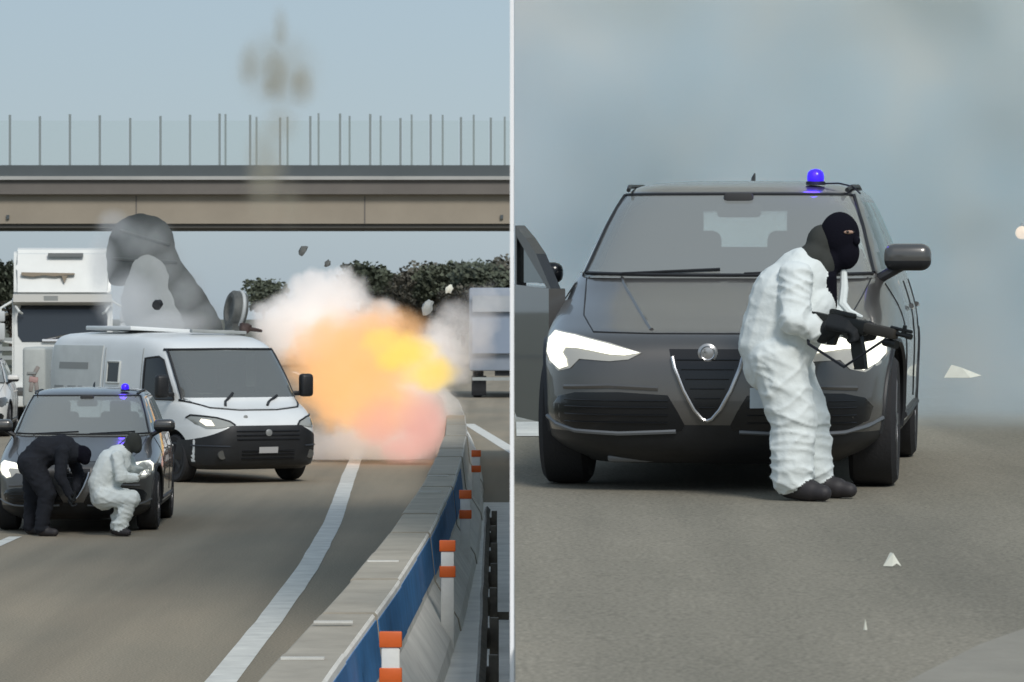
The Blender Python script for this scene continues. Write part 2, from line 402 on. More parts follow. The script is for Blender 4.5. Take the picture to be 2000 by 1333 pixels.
for k in range(-3, 15):
    px = 198 + 60.6 * k
    if px > 420: fpost(px, 224 + rr.uniform(-4, 5), 330, BY + 8.7, M_post, 3.8)
M_pan = bpy.data.materials.new('clear_screen_panel'); M_pan.use_nodes = True
_n = M_pan.node_tree.nodes; _l = M_pan.node_tree.links; _n.clear(); _o = _n.new('ShaderNodeOutputMaterial'); _t = _n.new('ShaderNodeBsdfTransparent'); _t.inputs[0].default_value = (.97, .98, .97, 1)
_d = _n.new('ShaderNodeBsdfDiffuse'); _d.inputs[0].default_value = (.5, .52, .51, 1); _m = _n.new('ShaderNodeMixShader'); _m.inputs[0].default_value = .035
_l.new(_t.outputs[0], _m.inputs[1]); _l.new(_d.outputs[0], _m.inputs[2]); _l.new(_m.outputs[0], _o.inputs[0])
for k in range(-3, 17):
    xa = (19 + 58.7 * k + 4 - 1000) * bs; xb = (19 + 58.7 * (k + 1) - 4 - 1000) * bs
    bm = new(); box(bm, Vector(((xa + xb) / 2, BY + .03, (bz(236) + bz(322)) / 2)) - br.location, (xb - xa, .015, bz(236) - bz(322))); mesh_obj('screen_panel', bm, M_pan, br, smooth=False)
for k in range(17):   # bolts / drain stubs on girder
    if k in (0, 14):
        X = (14 + k * 69 - 1000) * bs; bm = new(); box(bm, Vector((X, BY + .24, bz(424))) - br.location, (.14, .12, .2)); mesh_obj('drain_spout', bm, M_raildark, br, smooth=False)
for px in (265, 712, ):
    X = (px - 1000) * bs; bm = new(); box(bm, Vector((X, BY + .29, bz(410))) - br.location, (.06, .02, bz(381) - bz(436))); mesh_obj('girder_joint', bm, M_web, br, smooth=False)

# ------------------------------------------------------------------ trees
def tree_mesh(seed, h, rw, m, leaves=2600):
    rn = random.Random(seed); bm = new(); cl = []
    for i in range(rn.randint(11, 15)):
        t = rn.random(); z = h * (.35 + .58 * t); rr_ = rw * (1.0 - .55 * abs(t - .3)) * rn.uniform(.2, .85); a = rn.uniform(0, 6.28)
        cl.append((Vector((rr_ * math.cos(a), rr_ * math.sin(a), z)), rw * rn.uniform(.28, .5)))
    cl.append((Vector((0, 0, h * .88)), rw * .4))
    for i in range(leaves):
        c, r = rn.choice(cl); v = Vector((rn.gauss(0, 1), rn.gauss(0, 1), rn.gauss(0, .8))).normalized() * r * rn.uniform(.55, 1.08)
        p = c + v; u = Vector((rn.gauss(0, 1), rn.gauss(0, 1), rn.gauss(0, 1))).normalized(); q = u.orthogonal().normalized(); s = rn.uniform(.10, .25) * (h / 8)
        bm.faces.new([bm.verts.new(p + a * s + b * s) for a, b in ((u, q * .6), (-u, q * .6), (-u * .8, -q), (u * .8, -q * .7))])
    tb = new(); tube(tb, [(0, 0, 0), (.05, .02, h * .3), (.0, .05, h * .75)], [h * .03, h * .022, h * .008], 7)
    for i in range(5):
        c, r = cl[i]; tube(tb, [(0, .02, h * (.25 + .07 * i)), tuple(c * .6 + Vector((0, 0, h * .2))), tuple(c)], [h * .012, h * .008, h * .003], 5)
    return bm, tb
protos = []
for i, (h, rw, m) in enumerate(((8, 3.2, M_leaf), (7.2, 3.6, M_leaf2), (8.6, 2.6, M_leaf), (6, 3.4, M_leaf2))):
    bm, tb = tree_mesh(i + 1, h, rw, m)
    a = mesh_obj('crown', bm, m, None, smooth=False, norm=False); b = mesh_obj('trunk', tb, M_bark, None); protos.append((a.data, b.data, h)); bpy.data.objects.remove(a); bpy.data.objects.remove(b)
TR = [(705, 512, 330, 0, 'dark leafy tree just right of the white smoke top'), (742, 512, 345, 2, 'narrow olive tree standing behind the top of the fireball'),
      (795, 528, 340, 1, 'broad brownish tree above the yellow flames'), (838, 518, 360, 1, 'rounded brownish tree right of the yellow flames'),
      (868, 512, 335, 0, 'tall dark tree in the middle of the row under the bridge'), (905, 520, 350, 3, 'low wide brownish tree behind the lorry front'),
      (938, 508, 330, 0, 'dark green tree above the blue grey lorry'), (968, 502, 345, 2, 'tallest narrow tree of the row near the white post'),
      (998, 506, 335, 1, 'broad brown tree partly hidden by the white post'), (770, 556, 300, 3, 'low bushy tree at the front of the row over the flames'),
      (880, 560, 300, 1, 'low brown bushy tree in front of the row by the lorry'),
      (-12, 508, 300, 0, 'large dark tree cut by the left edge of the photo'), (22, 522, 310, 1, 'dark brown tree just left of the white lorry cab'),
      (515, 545, 420, 0, 'faint distant tree in the gap left of the white smoke'), (-55, 530, 320, 2, 'slim dark tree beyond the left edge of the road'),
      (930, 560, 290, 3, 'wide low shrubby tree directly behind the blue grey lorry')]
for i, (px, py, Yt, k, lab) in enumerate(TR):
    ca, tr, h = protos[k]; top = CZ + (YH - py) * Yt / F; s = top / (h * 1.06)
    e = empty('leafy_tree', ((px - 1000) * Yt / F, Yt, -.03), (0, 0, rr.uniform(0, 6))); e.scale = (s * rr.uniform(1.0, 1.25), s * 1.1, s)
    tag(e, lab, 'tree', 'trees beyond the overpass')
    for nm, d in (('crown', ca), ('trunk', tr)):
        o = bpy.data.objects.new(nm, d); COL.objects.link(o); o.parent = e

# ------------------------------------------------------------------ vehicle body toolkit
def lerp_stack(st, z):
    if z <= st[0][0]: return st[0][1:]
    for a, b in zip(st, st[1:]):
        if z <= b[0]:
            t = (z - a[0]) / (b[0] - a[0]); return tuple(a[i] + (b[i] - a[i]) * t for i in range(1, 5))
    return st[-1][1:]
def refine(st, sub=3):
    """Catmull-Rom resample so the skin is smooth"""
    A = np.array(st, float); out_ = []
    for i in range(len(A) - 1):
        p0, p1, p2, p3 = A[max(0, i - 1)], A[i], A[i + 1], A[min(len(A) - 1, i + 2)]
        for s in range(sub):
            t = s / sub
            q = .5 * ((2 * p1) + (-p0 + p2) * t + (2 * p0 - 5 * p1 + 4 * p2 - p3) * t * t + (-p0 + 3 * p1 - 3 * p2 + p3) * t ** 3)
            q[0] = p1[0] + (p2[0] - p1[0]) * t; out_.append(tuple(q))
    out_.append(tuple(A[-1])); return out_
def ring_pts(w_, f, r, n, N):
    yc, hl = (f + r) / 2, (r - f) / 2; o = []
    for k in range(N):
        a = 2 * math.pi * k / N; s, c = math.sin(a), math.cos(a); q = (abs(s) ** n + abs(c) ** n) ** (-1 / n)
        o.append((w_ * s * q, yc - hl * c * q))
    return o
def stack_mesh(st, N=96, cap_top=True, cap_bot=True):
    bm = new(); rings = []
    for z, w_, f, r, n in st: rings.append([bm.verts.new((x, y, z)) for x, y in ring_pts(w_, f, r, n, N)])
    for A, B in zip(rings, rings[1:]):
        for k in range(N): bm.faces.new((A[k], A[(k + 1) % N], B[(k + 1) % N], B[k]))
    if cap_bot: bm.faces.new(rings[0][::-1])
    if cap_top: bm.faces.new(rings[-1])
    return bm
def front_surf(st):
    def s(x, z):
        w_, f, r, n = lerp_stack(st, z); u = min(.995, abs(x) / w_); return (f + r) / 2 - (r - f) / 2 * (1 - u ** n) ** (1 / n)
    return s
def side_surf(st, sg):
    def s(y, z):
        w_, f, r, n = lerp_stack(st, z); u = min(.995, abs(y - (f + r) / 2) / ((r - f) / 2)); return sg * w_ * (1 - u ** n) ** (1 / n)
    return s
def patch(outline, surf, off=.004, thick=.012, cell=.04, mode='front', sg=1):
    """a thin solid piece that follows the body skin; outline in (x,z) for the front, (y,z) for a side"""
    pts = [Vector(p) for p in outline]
    xs = [p.x for p in pts]; zs = [p.y for p in pts]
    dens = []
    for i in range(len(pts)):
        a, b = pts[i], pts[(i + 1) % len(pts)]; m = max(1, int((b - a).length / cell))
        for k in range(m): dens.append(a.lerp(b, k / m))
    nb = len(dens); inner = []
    def inside(p):
        c = False; j = nb - 1
        for i in range(nb):
            a, b = dens[i], dens[j]
            if (a.y > p.y) != (b.y > p.y) and p.x < (b.x - a.x) * (p.y - a.y) / (b.y - a.y + 1e-12) + a.x: c = not c
            j = i
        return c
    x = min(xs) + cell / 2
    while x < max(xs):
        z = min(zs) + cell / 2
        while z < max(zs):
            p = Vector((x, z))
            if inside(p) and min((p - q).length for q in dens) > cell * .4: inner.append(p)
            z += cell
        x += cell
    vs, es, fs, *_ = delaunay_2d_cdt(dens + inner, [(i, (i + 1) % nb) for i in range(nb)], [list(range(nb))], 1, 1e-6)
    bm = new()
    def mp(p, o):
        if mode == 'front': return (p.x, surf(p.x, p.y) - o, p.y)
        return (surf(p.x, p.y) + sg * o, p.x, p.y)
    A = [bm.verts.new(mp(p, off)) for p in vs]; B = [bm.verts.new(mp(p, off - thick)) for p in vs]
    cnt = {}
    for f in fs:
        try:
            bm.faces.new([A[i] for i in f]); bm.faces.new([B[i] for i in reversed(f)])
        except ValueError: continue
        for i in range(len(f)):
            e = (f[i], f[(i + 1) % len(f)]); cnt[tuple(sorted(e))] = cnt.get(tuple(sorted(e)), []) + [e]
    for k, v in cnt.items():
        if len(v) == 1:
            a, b = v[0]
            try: bm.faces.new((A[b], A[a], B[a], B[b]))
            except ValueError: pass
    return bm
def surf_tube(bm, pts, surf, r, off=.004, n=6, mode='front', sg=1):
    P3 = []
    for i in range(len(pts) - 1):
        a, b = Vector(pts[i]), Vector(pts[i + 1]); m = max(1, int((b - a).length / .05))
        for k in range(m): P3.append(a.lerp(b, k / m))
    P3.append(Vector(pts[-1]))
    if mode == 'front': return tube(bm, [(p.x, surf(p.x, p.y) - off, p.y) for p in P3], r, n)
    return tube(bm, [(surf(p.x, p.y) + sg * off, p.x, p.y) for p in P3], r, n)
def cut(o, cutters):
    """boolean the wheel arches out of a body"""
    me0 = bpy.data.meshes.new('c'); bm = new()
    for c, rad, ln in cutters: lathe(bm, [(rad, -ln / 2), (rad, ln / 2)], 40, 'x', c)
    bmesh.ops.recalc_face_normals(bm, faces=bm.faces); bm.to_mesh(me0); bm.free()
    co = bpy.data.objects.new('c', me0); COL.objects.link(co)
    md = o.modifiers.new('b', 'BOOLEAN'); md.object = co; md.operation = 'DIFFERENCE'; md.solver = 'EXACT'
    dg = bpy.context.evaluated_depsgraph_get(); me = bpy.data.meshes.new_from_object(o.evaluated_get(dg)); o.modifiers.clear(); old = o.data; o.data = me; me.name = old.name
    bpy.data.objects.remove(co)
    me.polygons.foreach_set('use_smooth', [True] * len(me.polygons)); me.set_sharp_from_angle(angle=R(38))
def wheel(parent, c, rad, wid, sg, rim_m=None, steer=0., spokes=5):
    wh = mesh_obj('tyre', lathe(new(), [(rad * .66, -wid * .42), (rad * .9, -wid * .5), (rad * .985, -wid * .4), (rad, -wid * .2), (rad, wid * .2), (rad * .985, wid * .4), (rad * .9, wid * .5), (rad * .66, wid * .42)], 40, 'x'), M_rubber, parent)
    wh.location = c; wh.rotation_euler = (0, 0, steer)
    bm = new(); lathe(bm, [(rad * .67, sg * wid * .1), (rad * .67, sg * wid * .44), (rad * .60, sg * wid * .46), (rad * .58, sg * wid * .2)], 32, 'x')
    for k in range(spokes):
        a = 2 * math.pi * k / spokes; box(bm, (sg * wid * .40, math.cos(a) * rad * .34, math.sin(a) * rad * .34), (.035, rad * .56, rad * .17), Matrix.Rotation(a, 3, 'X'))
    lathe(bm, [(rad * .14, sg * wid * .3), (rad * .14, sg * wid * .46)], 16, 'x')
    rm = mesh_obj('rim', bm, rim_m or M_rim, wh); return wh
def split_greenhouse(bm, parent, paint_m, test, names):
    """separate panes from the roof shell: test(face centre, normal) -> key or None"""
    groups = {}
    bmesh.ops.recalc_face_normals(bm, faces=bm.faces)
    for f in bm.faces:
        k = test(f.calc_center_median(), f.normal); groups.setdefault(k, []).append([v.co.copy() for v in f.verts])
    out_ = {}
    for k, fl in groups.items():
        b2 = new(); vm = {}
        for f in fl:
            vv = []
            for c in f:
                key = (round(c.x, 5), round(c.y, 5), round(c.z, 5))
                if key not in vm: vm[key] = b2.verts.new(c)
                vv.append(vm[key])
            try: b2.faces.new(vv)
            except ValueError: pass
        nm, m = names[k]; o = mesh_obj(nm, b2, m, parent, norm=False)
        if k is not None: out_[k] = o
        else:
            md = o.modifiers.new('thick', 'SOLIDIFY'); md.thickness = .025; md.offset = -1; out_[None] = o
    return out_

# ------------------------------------------------------------------ dark grey SUV
SUV = refine([(.15, .72, .20, 4.45, 5), (.215, .84, .09, 4.55, 5), (.28, .92, .04, 4.6, 5), (.40, .94, .0, 4.64, 5.0), (.55, .945, .0, 4.66, 4.9), (.68, .95, .015, 4.66, 4.8),
              (.77, .95, .05, 4.65, 4.6), (.825, .945, .12, 4.63, 4.4), (.88, .94, .30, 4.62, 4.3), (.95, .925, .55, 4.6, 4.3), (1.02, .905, .82, 4.57, 4.4), (1.08, .885, 1.03, 4.53, 4.8), (1.135, .865, 1.2, 4.5, 5)], 3)
SUVT = refine([(1.11, .85, 1.13, 4.48, 5.5), (1.2, .826, 1.27, 4.44, 5.5), (1.3, .79, 1.42, 4.38, 5.5), (1.4, .75, 1.57, 4.3, 5.5), (1.5, .708, 1.73, 4.2, 5.5), (1.57, .668, 1.86, 4.1, 5.2), (1.615, .615, 2.02, 3.95, 4.6), (1.645, .52, 2.3, 3.7, 4), (1.66, .36, 2.65, 3.4, 3), (1.665, .1, 2.95, 3.1, 2.5)], 2)
def make_suv(paint_m, door_open=None, lamps=True):
    root = empty('suv_car')
    body = mesh_obj('body', stack_mesh(SUV, 128, cap_top=False), paint_m, root)
    FA, RA, WR = .87, 3.70, .352
    cut(body, [((sg * .95, y, WR + .01), .41, .62) for sg in (-1, 1) for y in (FA, RA)])
    fs = front_surf(SUV)
    # paint above, black below the bumper line
    body.data.materials.append(M_black)
    for p in body.data.polygons:
        if p.center.z < .33 or (abs(p.center.x) < .9 and p.normal.z < -.3): p.material_index = 1
    t = SUVT
    def test(c, nrm):
        w_, f, r, n = lerp_stack(t, c.z)
        if 1.125 < c.z < 1.565:
            if c.y < (f + r) / 2 - .9 and abs(c.x) < .90 * w_ and nrm.y < -.2: return 'f'
            if c.y > (f + r) / 2 + .9 and abs(c.x) < .86 * w_ and nrm.y > .2 and c.z > 1.18: return 'r'
            if abs(c.x) > .93 * w_ and f + .42 < c.y < r - .5 and 1.16 < c.z < 1.53 and not (2.72 < c.y < 2.86):
                return 'sl' if c.x < 0 else 'sr'
        return None
    split_greenhouse(stack_mesh(t, 160, cap_bot=False), root, paint_m, test, {None: ('roof', paint_m), 'f': ('windscreen', M_glass), 'r': ('rear_window', glass_mat_clear), 'sl': ('side_window', M_sideglass), 'sr': ('side_window', M_sideglass)})
    # seal around the windscreen
    ts = front_surf(t)
    bm = new(); surf_tube(bm, [(-.765, 1.135), (-.4, 1.128), (0, 1.126), (.4, 1.128), (.765, 1.135)], ts, .011, .006); mesh_obj('windscreen_seal', bm, M_black, root)
    for sg in (-1, 1):
        bm = new(); surf_tube(bm, [(sg * .77, 1.14), (sg * .695, 1.4), (sg * .632, 1.57)], ts, .012, .004); mesh_obj('pillar_trim', bm, M_black, root)
    bm = new(); surf_tube(bm, [(-.62, 1.572), (0, 1.574), (.62, 1.572)], ts, .011, .004); mesh_obj('windscreen_seal', bm, M_black, root)
    # wipers
    for sg in (-.55, .1):
        bm = new(); surf_tube(bm, [(sg, 1.135), (sg + .52, 1.16)], ts, .008, .018); mesh_obj('wiper', bm, M_black, root)
    # bonnet shut line, bonnet creases
    bm = new(); surf_tube(bm, [(-.60, .838), (-.3, .832), (0, .832), (.3, .832), (.60, .838)], fs, .005, .001); mesh_obj('bonnet_edge', bm, M_black, root)
    for sg in (-1, 1):
        bm = new(); surf_tube(bm, [(sg * .30, .85), (sg * .40, .95), (sg * .50, 1.05), (sg * .56, 1.12)], fs, .012, -.006); mesh_obj('bonnet_crease', bm, paint_m, root)
        bm = new(); surf_tube(bm, [(sg * .60, .838), (sg * .69, .92), (sg * .73, 1.02), (sg * .76, 1.11)], fs, .004, .001); mesh_obj('bonnet_edge', bm, M_black, root)
    # shield grille
    gp = [(-.195, .755), (.195, .755), (.18, .68), (.125, .54), (.07, .435), (.03, .385), (0, .372), (-.03, .385), (-.07, .435), (-.125, .54), (-.18, .68)]
    gl = mesh_obj('grille', patch(gp, fs, .006, .02), M_gloss, root)
    bm = new()
    for z in (.70, .65, .60, .55, .50, .45):
        hw = max(.02, (z - .36) * .46); surf_tube(bm, [(-hw, z), (hw, z)], fs, .004, .008)
    mesh_obj('grille_bar', bm, M_gloss, gl)
    bm = new(); surf_tube(bm, [(-.178, .715), (-.165, .66), (-.118, .54), (-.065, .44), (-.025, .392), (0, .382), (.025, .392), (.065, .44), (.118, .54), (.165, .66), (.178, .715)], fs, .0105, .014, 8); mesh_obj('chrome_trim', bm, M_chrome, gl)
    bm = new(); lathe(bm, [(.05, .008), (.05, -.012), (.042, -.018), (.001, -.02)], 24, 'y', (0, fs(0, .735) - .004, .735)); bd = mesh_obj('badge', bm, mat('silver_badge', (.42, .42, .42), .35, .7), root)
    bm = new(); tube(bm, [(math.cos(k * .3927) * .036, fs(0, .735) - .024, .735 + math.sin(k * .3927) * .036) for k in range(16)], .0035, 5, closed=True)
    box(bm, (-.014, fs(0, .735) - .024, .735), (.008, .004, .045)); box(bm, (-.014, fs(0, .735) - .024, .74), (.026, .004, .008)); mesh_obj('badge_ring', bm, M_chrome, bd)
    # lower intakes
    for sg in (-1, 1):
        q = [(.20, .515), (.45, .53), (.68, .525), (.78, .50), (.82, .45), (.80, .38), (.70, .335), (.45, .32), (.13, .33), (.115, .36), (.15, .43)]
        it = mesh_obj('lower_intake', patch([(sg * x, z) for x, z in q], fs, .003, .02), M_gloss, root)
        bm = new()
        for z in (.37, .41, .45, .485): surf_tube(bm, [(sg * .2, z), (sg * .74, z)], fs, .004, .006)
        mesh_obj('intake_slat', bm, M_gloss, it)
        bm = new(); surf_tube(bm, [(sg * .86, .385), (sg * .79, .35), (sg * .68, .322), (sg * .45, .312), (sg * .16, .325)], fs, .012, .004); mesh_obj('lower_lip', bm, mat('satin_grey_trim', (.16, .17, .18), .4, .4), it)
        bm = new(); surf_tube(bm, [(sg * .25, .548), (sg * .5, .56), (sg * .74, .55)], fs, .014, -.002); mesh_obj('bumper_crease', bm, paint_m, it)
        # headlamp: dark lens, with a lit hook-shaped strip
        hl = [(.335, .735), (.50, .785), (.70, .828), (.84, .845), (.885, .80), (.885, .72), (.85, .67), (.78, .632), (.71, .65), (.66, .70), (.50, .69), (.40, .70)]
        h = mesh_obj('headlight', patch([(sg * x, z) for x, z in hl], fs, .006, .03), M_lensglow if lamps else M_lens, root)
        lit = [(.345, .735), (.52, .782), (.70, .822), (.835, .838), (.875, .80), (.875, .725), (.84, .682), (.775, .643), (.725, .66), (.735, .70), (.76, .73), (.745, .757), (.68, .757), (.60, .745), (.50, .726), (.42, .722)]
        mesh_obj('lamp_strip', patch([(sg * x, z) for x, z in lit], fs, .012, .008, .03), M_lamp if lamps else M_lens, h)
        # mirror on its arm
        if not (sg < 0 and door_open):
            mirror(root, (sg * .95, 1.47, 1.225), sg, paint_m)
        # roof rail
        bm = new(); tube(bm, [(sg * .60, 2.0, 1.60), (sg * .615, 2.2, 1.622), (sg * .615, 3.0, 1.63), (sg * .60, 3.7, 1.60)], .012, 8); mesh_obj('roof_rail', bm, M_black, root)
        # flank: sill, door seams and handles
        ss = side_surf(SUV, sg)
        bm = new(); surf_tube(bm, [(1.32, .36), (3.2, .36)], ss, .02, .002, mode='side', sg=sg); mesh_obj('side_sill', bm, M_black, root)
        for y in (1.42, 2.55, 3.35):
            bm = new(); surf_tube(bm, [(y, .42), (y - .02, .8), (y + .03, 1.08)], ss, .004, .001, mode='side', sg=sg); mesh_obj('door_seam', bm, M_black, root)
        for y in (2.38, 3.22):
            bm = new(); surf_tube(bm, [(y, .93), (y - .18, .94)], ss, .014, .018, mode='side', sg=sg); mesh_obj('door_handle', bm, paint_m, root)
        for y in (FA, RA): wheel(root, (sg * .80, y, WR), WR, .245, sg)
        for y in (FA, RA):
            bm = new(); tube(bm, [(ss(y + .42 * math.cos(a), WR + .01 + .42 * math.sin(a)) - sg * .008, y + .42 * math.cos(a), WR + .01 + .42 * math.sin(a)) for a in [R(-8 + 196 * k / 16) for k in range(17)]], .02, 6)
            mesh_obj('arch_trim', bm, M_black, root)
    # number plate, offset to the side of the grille
    pl = [(.215, .555), (.50, .56), (.50, .455), (.215, .45)]
    mesh_obj('number_plate', patch(pl, fs, .014, .008), M_plate, root)
    bm = new(); box(bm, (0, .24, .175), (1.05, .10, .045), bev=.015); mesh_obj('skid_plate', bm, mat('skid_plate_silver', (.17, .175, .18), .45, .6), root)
    bm = new(); box(bm, (0, 2.3, .30), (1.3, 3.6, .1)); mesh_obj('underbody', bm, M_black, root, smooth=False)
    # cabin
    bm = new(); box(bm, (0, 2.85, .98), (1.5, 2.9, .04)); mesh_obj('cabin_floor', bm, M_cabin, root, smooth=False)
    bm = new(); box(bm, (0, 1.55, 1.075), (1.52, .5, .11), bev=.04); mesh_obj('dashboard', bm, M_cabin, root)
    for x in (-.36, .36):
        bm = new(); box(bm, (x, 2.5, 1.16), (.46, .13, .42), Matrix.Rotation(R(-10), 3, 'X'), .05, 3); s = mesh_obj('seat', bm, M_seat, root)
        bm = new(); box(bm, (x, 2.58, 1.42), (.25, .09, .16), bev=.035, seg=3); mesh_obj('headrest', bm, M_seat, s)
    bm = new(); box(bm, (0, 3.6, 1.12), (1.25, .14, .3), bev=.05); mesh_obj('rear_seat', bm, M_seat, root)
    bm = new(); box(bm, (.02, 1.86, 1.485), (.24, .04, .08), bev=.02); box(bm, (.02, 1.85, 1.55), (.16, .1, .07), bev=.02); mesh_obj('rear_view_mirror', bm, M_cabin, root)
    bm = new(); tube(bm, [(.38 + .18 * math.cos(k * .5236), 1.86 + .05 * math.sin(k * .5236), 1.08 + .17 * math.sin(k * .5236)) for k in range(12)], .014, 6, closed=True); mesh_obj('steering_wheel', bm, M_cabin, root)
    bm = new(); tube(bm, [(-.02, 3.45, 1.64), (-.02, 3.52, 1.69), (-.02, 3.62, 1.715)], [.016, .012, .005], 6); mesh_obj('aerial', bm, M_black, root)
    if door_open: open_door(root, paint_m, *door_open)
    return root
def mirror(parent, c, sg, paint_m):
    bm = new(); box(bm, c, (.25, .15, .15), bev=.055, seg=4); mh = mesh_obj('wing_mirror', bm, paint_m, parent)
    mh.data.materials.append(M_black)
    for p in mh.data.polygons:
        if p.center.z < c[2] - .012: p.material_index = 1
    bm = new(); tube(bm, [(c[0] - sg * .02, c[1], c[2] - .04), (c[0] - sg * .12, c[1] - .01, c[2] - .10), (c[0] - sg * .17, c[1], c[2] - .13)], [.03, .028, .03], 8); mesh_obj('mirror_arm', bm, M_black, mh)
    return mh
def open_door(root, paint_m, hinge, direction, length):
    """front door swung open; plane runs from the hinge along direction"""
    d = Vector(direction).normalized(); nrm = Vector((d.y, -d.x, 0)).normalized()
    H = Vector(hinge)
    def W(s, z, t): return H + d * s + nrm * t + Vector((0, 0, z - H.z))
    dr = empty('front_door'); dr.parent = root
    def slab(poly, t0, t1, name, m, par):
        bm = new(); A = [bm.verts.new(W(s, z, t0)) for s, z in poly]; B = [bm.verts.new(W(s, z, t1)) for s, z in poly]; n = len(poly)
        bm.faces.new(A); bm.faces.new(B[::-1])
        for i in range(n): bm.faces.new((A[i], A[(i + 1) % n], B[(i + 1) % n], B[i]))
        return mesh_obj(name, bm, m, par, smooth=False)
    L = length
    lower = slab([(0, 1.05), (L, 1.06), (L, .34), (L * .9, .30), (.12, .30), (0, .4)], -.03, .06, 'door_panel', paint_m, None); lower.parent = root
    bpy.data.objects.remove(dr)
    lower.name = 'front_door'
    slab([(.10, 1.08), (L * .96, 1.07), (L * .95, 1.30), (L * .78, 1.285), (L * .45, 1.22)], .0, .012, 'door_glass', M_sideglass, lower)
    for poly in ([(0, 1.05), (.1, 1.05), (L, 1.35), (L, 1.40), (L * .7, 1.33), (L * .4, 1.24)], [(L * .95, 1.06), (L, 1.06), (L, 1.35), (L * .95, 1.33)]):
        slab(poly, -.02, .035, 'window_frame', M_gloss, lower)
    slab([(.04, .52), (L * .98, .52), (L * .98, .50), (.04, .50)], .06, .075, 'door_moulding', M_black, lower)
    c = W(.68, 1.13, .10); bm = new(); box(bm, c, (.17, .14, .12), bev=.045, seg=3); mesh_obj('wing_mirror', bm, M_gloss, lower)
    return lower
glass_mat_clear = glass_mat('clear_rear_glass', (.85, .9, .88), .25, .05, .08)

suvL = make_suv(M_paint)
suvL.scale = (1.03, 1, 1); suvL.location = ((144 - 1000) / F * 48.0, 47.95, 0); suvL.rotation_euler = (0, 0, R(1.5))
tag(suvL, 'dark grey SUV with lit headlights and blue beacon, in front of the white armoured van', 'car', 'dark grey cars')
# the right-hand one stands on the slope, front door open
yaw = R(-7.6)
rot = Matrix.Rotation(math.atan(SL), 3, 'X') @ Matrix.Rotation(yaw, 3, 'Z')
MR = Matrix.Translation((1.015, 21.3, zr(21.3))) @ rot.to_4x4() @ Matrix.Diagonal((1.035, 1, 1, 1))
hw = MR @ Vector((-.925, 1.27, 1.05)); we = Vector((.035, hw.y + 1.0, hw.z)); wd = MR.inverted() @ we - Vector((-.925, 1.27, 1.05))
suvR = make_suv(M_paint, ((-.925, 1.27, 1.05), (wd.x, wd.y, 0), 1.0))
suvR.scale = (1.035, 1, 1); suvR.location = (1.015, 21.3, zr(21.3)); suvR.rotation_euler = rot.to_euler()
tag(suvR, 'large dark grey SUV with front door open and headlights on, on the raised road', 'car', 'dark grey cars')

def beacon(loc, rot_e, lab, cable):
    b = empty('blue_beacon', loc, rot_e); b.scale = (.95, .95, .82); tag(b, lab, 'beacon', 'blue roof beacons')
    bm = new(); lathe(bm, [(.058, 0), (.058, .022), (.05, .026)], 20, 'z'); mesh_obj('base', bm, M_black, b)
    bm = new(); lathe(bm, [(.05, .026), (.052, .06), (.046, .088), (.03, .105), (.004, .112)], 20, 'z'); mesh_obj('dome', bm, M_beacon, b)
    bm = new(); tube(bm, cable, .006, 6); mesh_obj('cable', bm, M_black, b)
    ld = bpy.data.lights.new('beacon_lamp', 'POINT'); ld.energy = 2.0; ld.color = (.1, .03, 1); ld.shadow_soft_size = .06
    lo = bpy.data.objects.new('beacon_lamp', ld); COL.objects.link(lo); lo.parent = b; lo.location = (0, -.09, .12)
def on_car(car, p):
    bpy.context.view_layer.update(); return car.matrix_world @ Vector(p)
beacon(on_car(suvR, (.42, 2.14, 1.63)), suvR.rotation_euler, 'lit blue beacon on the roof of the large SUV on the raised road', [(.05, .0, .01), (.14, .02, .012), (.22, 0, -.01), (.27, -.05, -.06)])
beacon(on_car(suvL, (.45, 2.10, 1.628)), (0, 0, 0), 'small lit blue beacon on the SUV parked before the armoured van', [(.05, .0, .01), (.14, .02, .0), (.2, 0, -.03)])

# white car cut by the left edge: the same body in white
suvW = make_suv(mat('white_car_paint', (.66, .64, .6), .35, coat=.4), None, False)
suvW.location = ((-70 - 1000) / F * 86, 86, 0); suvW.rotation_euler = (0, 0, R(4))
tag(suvW, 'white car cut off by the left edge, behind the dark grey SUV', 'car')
fsW = None

# ------------------------------------------------------------------ armoured van
VAN = refine([(.20, .90, .18, 5.3, 6), (.27, .98, .05, 5.38, 6), (.40, 1.02, .0, 5.4, 5.5), (.60, 1.025, -.02, 5.4, 5.5), (.80, 1.025, .0, 5.4, 5.5), (.86, 1.02, .03, 5.4, 5.6),
              (.95, 1.015, .12, 5.4, 6), (1.05, 1.01, .27, 5.4, 6.5), (1.13, 1.005, .46, 5.4, 7), (1.19, 1.0, .62, 5.4, 7)], 3)
VANT = refine([(1.18, .995, .60, 5.4, 7), (1.35, .985, .74, 5.4, 7.5), (1.55, .97, .92, 5.4, 8), (1.75, .95, 1.1, 5.39, 8), (1.92, .93, 1.26, 5.38, 8), (2.02, .905, 1.42, 5.36, 7), (2.10, .86, 1.66, 5.32, 6), (2.15, .74, 2.0, 5.25, 5), (2.175, .5, 2.4, 5.0, 4), (2.18, .2, 2.8, 4.6, 3)], 2)
